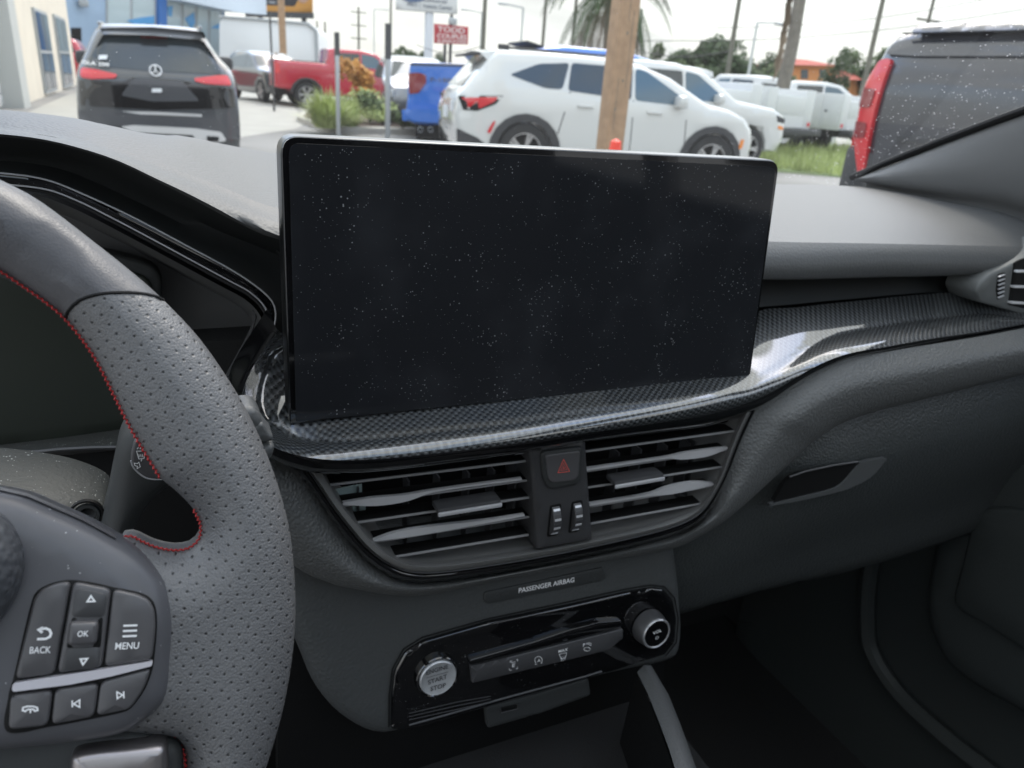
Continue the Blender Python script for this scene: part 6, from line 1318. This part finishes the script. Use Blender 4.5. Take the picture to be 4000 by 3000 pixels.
# ---- trees and planting
def tr_(x, ytop, ybase, d, rpx, k, label, n=6500, name='hedge_tree', size=None):
    b = GD(x, d); hz = 184.7+.075*(x-1106); H = 1.2+(hz-ytop)*d/F; tree(name, b, H, rpx*d/F*1.35, m_lf[k], label, 'tree', 'trees beyond the parking lot', n, .12, size)
TL = [(1475, 140, 62, 40, 1, 'mid green bush below the trees at the left of the hedge line'), (1570, 140, 58, 44, 0, 'dark bushy growth between the leaning pole and the lamp'), (1625, 150, 57, 40, 0, 'dark low bush just right of the slim street lamp'), (1415, 112, 75, 34, 1, 'small yellowish-green tree right of the palm'), (1452, 122, 70, 34, 0, 'low dark tree at the left end of the hedge line'), (1500, 98, 70, 48, 0, 'broad dark green tree left of the middle of the hedge line'), (1555, 95, 66, 46, 0, 'tall round dark tree beside the leaning utility pole'), (1530, 150, 60, 50, 1, 'mid green bushy growth under the tall trees'), (1600, 150, 60, 46, 1, 'mid green bush behind the slim street lamp'), (1640, 122, 66, 38, 0, 'dark tree between the lamp and the palm trunk'), (1668, 158, 58, 40, 1, 'mid green bush left of the orange building'), (1778, 124, 60, 26, 0, 'dark tree in front of the orange building'), (1846, 104, 80, 42, 1, 'wide green tree behind the orange building'), (1880, 122, 78, 36, 0, 'dark green tree above the long red roof'), (866, 100, 80, 22, 0, 'dark tree left of the white sign pole'), (894, 108, 82, 22, 0, 'round tree touching the white sign pole'), (945, 128, 85, 20, 0, 'low tree below the red sign'), (560, 118, 42, 14, 1, 'small green bush in front of the white building')]
for x, yt, d, rp, k, lab in TL: tr_(x, yt, 0, d, rp, k, lab)
def palm(x, ytop, d, r_, m, label, nf, Lf, crown_y, droop=1.0, H=None, y0=100):
    bx, bd = base_x(x, y0, d); b = GD(bx, bd); H = H or 9
    t = thing('palm_tree', b, label, 'palm tree'); mk('trunk', tube([b, b+Vector((.1, 0, H*.5)), b+Vector((0, 0, H))], [r_*1.25, r_, r_*.85], 10), m_bark, t)
    V, Fc = [], []; tip = b+Vector((0, 0, H))
    V2, F2 = [], []
    for i in range(nf):
        a = 2.4*i; el = rng.uniform(-.5, .9)*1.0; d_ = Vector((math.cos(a), math.sin(a), 0)); dead = i % 4 == 3
        if dead: el = -.6
        pts = []; p = tip.copy(); v = (d_*math.cos(el)+Vector((0, 0, math.sin(el)))).normalized()
        for k in range(9):
            pts.append(p.copy()); p += v*Lf/8; v = (v+Vector((0, 0, -.28*droop))).normalized()
        VV, FF = (V2, F2) if dead else (V, Fc)
        for k in range(1, 9):
            tt = (pts[k]-pts[k-1]).normalized(); sd = tt.cross(Vector((0, 0, 1)))
            if sd.length < .05: sd = d_.cross(Vector((0, 0, 1)))
            sd.normalize()
            for j in range(3):
                q0 = pts[k-1].lerp(pts[k], j/3); l_ = Lf*.26*math.sin(math.pi*min(1, (k+j/3)/9.5+.06))
                for s in (-1, 1):
                    e = q0+(sd*s*.7+tt*.5+Vector((0, 0, -.55))).normalized()*l_*rng.uniform(.8, 1.1); w2 = tt*.035
                    kk = len(VV); VV += [q0-w2, q0+w2, e]; FF.append([kk, kk+1, kk+2])
            kk = len(VV); w3 = sd*.02; VV += [pts[k-1]-w3, pts[k-1]+w3, pts[k]+w3, pts[k]-w3]; FF.append([kk, kk+1, kk+2, kk+3])
    mk('crown', (V, Fc), m_lf[0], t, smooth=False)
    if V2: mk('dead_fronds', (V2, F2), m_lf[4], t, smooth=False)
    return t
bH = EYE+ray(1322, -25)*24
palm(1322, 0, 24, .16, m_bark, 'palm tree whose drooping crown shows behind the timber post', 40, 3.0, 0, 1.15, H=bH.z, y0=-25)
bH = EYE+ray(1740, -150)*20
palm(1695, 0, 20, .17, m_bark, 'palm with bare grey trunk and hanging dead fronds before the orange building', 26, 1.6, 0, 1.0, H=bH.z, y0=150)
t = thing('dead_palm_fronds', EYE+ray(1700, 60)*19.6, 'brown dead fronds hanging down along the right palm trunk', 'palm fronds'); V, Fc = [], []
for i in range(90):
    s = i/90; p = EYE+ray(1708-26*s+rng.normal()*3, -20+165*s+rng.normal()*6)*19.6; e = EYE+ray(1704-34*s+rng.normal()*4, 30+150*s)*19.5; w2 = Vector((.05, 0, 0)); kk = len(V); V += [p-w2, p+w2, e]; Fc.append([kk, kk+1, kk+2])
mk('frond_mass', (V, Fc), m_lf[4], t, smooth=False)
def gp_(x, y): return PZ(x, y, .12)
clump('grass_clump', gp_(708, 276), .62, .75, m_lf[2], 'large pale green ornamental grass clump left of the thin steel post', 900, 'ornamental grass')
clump('grass_clump', gp_(750, 272), .50, .6, m_lf[2], 'smaller bright green grass clump behind the thin steel post', 600, 'ornamental grass')
b = gp_(765, 262); t = thing('orange_shrub', b, 'orange and yellow leaved shrub in front of the red pickup', 'shrub'); mk('stems', join(*[tube([b, b+Vector((.25*math.cos(k), .2*math.sin(k), .6))], [.015, .006], 5) for k in range(6)]), m_upole, t); mk('foliage', leaves(b.x, b.y, b.z+.75, .55, .45, .62, 900, .08, 10), m_lf[3], t, smooth=False); mk('green_foliage', leaves(b.x+.15, b.y-.1, b.z+.42, .55, .4, .42, 500, .07, 8), m_lf[2], t, smooth=False)
for x, y, s, k, lab in ((800, 268, .55, 1, 'mid green shrub beside the orange shrub'), (826, 270, .5, 2, 'yellow-green shrub beside the thicker steel post'), (870, 278, .30, 1, 'low green plant under the blue pickup bumper'), (912, 284, .28, 0, 'low dark plant below the blue bumper, rightmost in the bed')):
    b = gp_(x, y); t = thing('shrub', b, lab, 'shrub', 'green shrubs in the kerb island'); mk('stems', join(*[tube([b, b+Vector((.4*s*math.cos(k_2), .4*s*math.sin(k_2), s))], [.015, .006], 5) for k_2 in range(5)]), m_upole, t); mk('foliage', leaves(b.x, b.y, b.z+s*.6, s*.9, s*.8, s*.65, 700, .06, 9), m_lf[k], t, smooth=False)
b = PZ(593, 196, .0); t = thing('shrub', b, 'pale yellow-green shrub left of the red pickup wheel', 'shrub'); mk('foliage', leaves(b.x, b.y, .4, .9, .8, .45, 700, .08, 9), m_lf[2], t, smooth=False)
# grass strip at the right
V, Fc = [], []
for i in range(9000):
    x = rng.uniform(1560, 1990); y = rng.uniform(0, 1); p = PZ(x, 300+.11*(x-1640)+y*62, 0); hh = rng.uniform(.10, .38)*(1.2 if rng.random() < .3 else .7); a = rng.uniform(0, 6.28); d_ = Vector((math.cos(a), math.sin(a), 0))
    kk = len(V); V += [p-d_*.012, p+d_*.012, p+Vector((rng.normal()*.08, rng.normal()*.08, hh))]; Fc.append([kk, kk+1, kk+2])
o = mk('grass', (V, Fc), m_lf[2], smooth=False); tag(o, 'tall pale green grass growing in front of the utility trucks', 'grass', kind='stuff')
sheet('grass_strip', [(1540, 300), (1640, 300), (1990, 338), (2050, 410), (1900, 390), (1540, 360)], .010, m_turf, 'turf strip under the tall grass', 'ground')
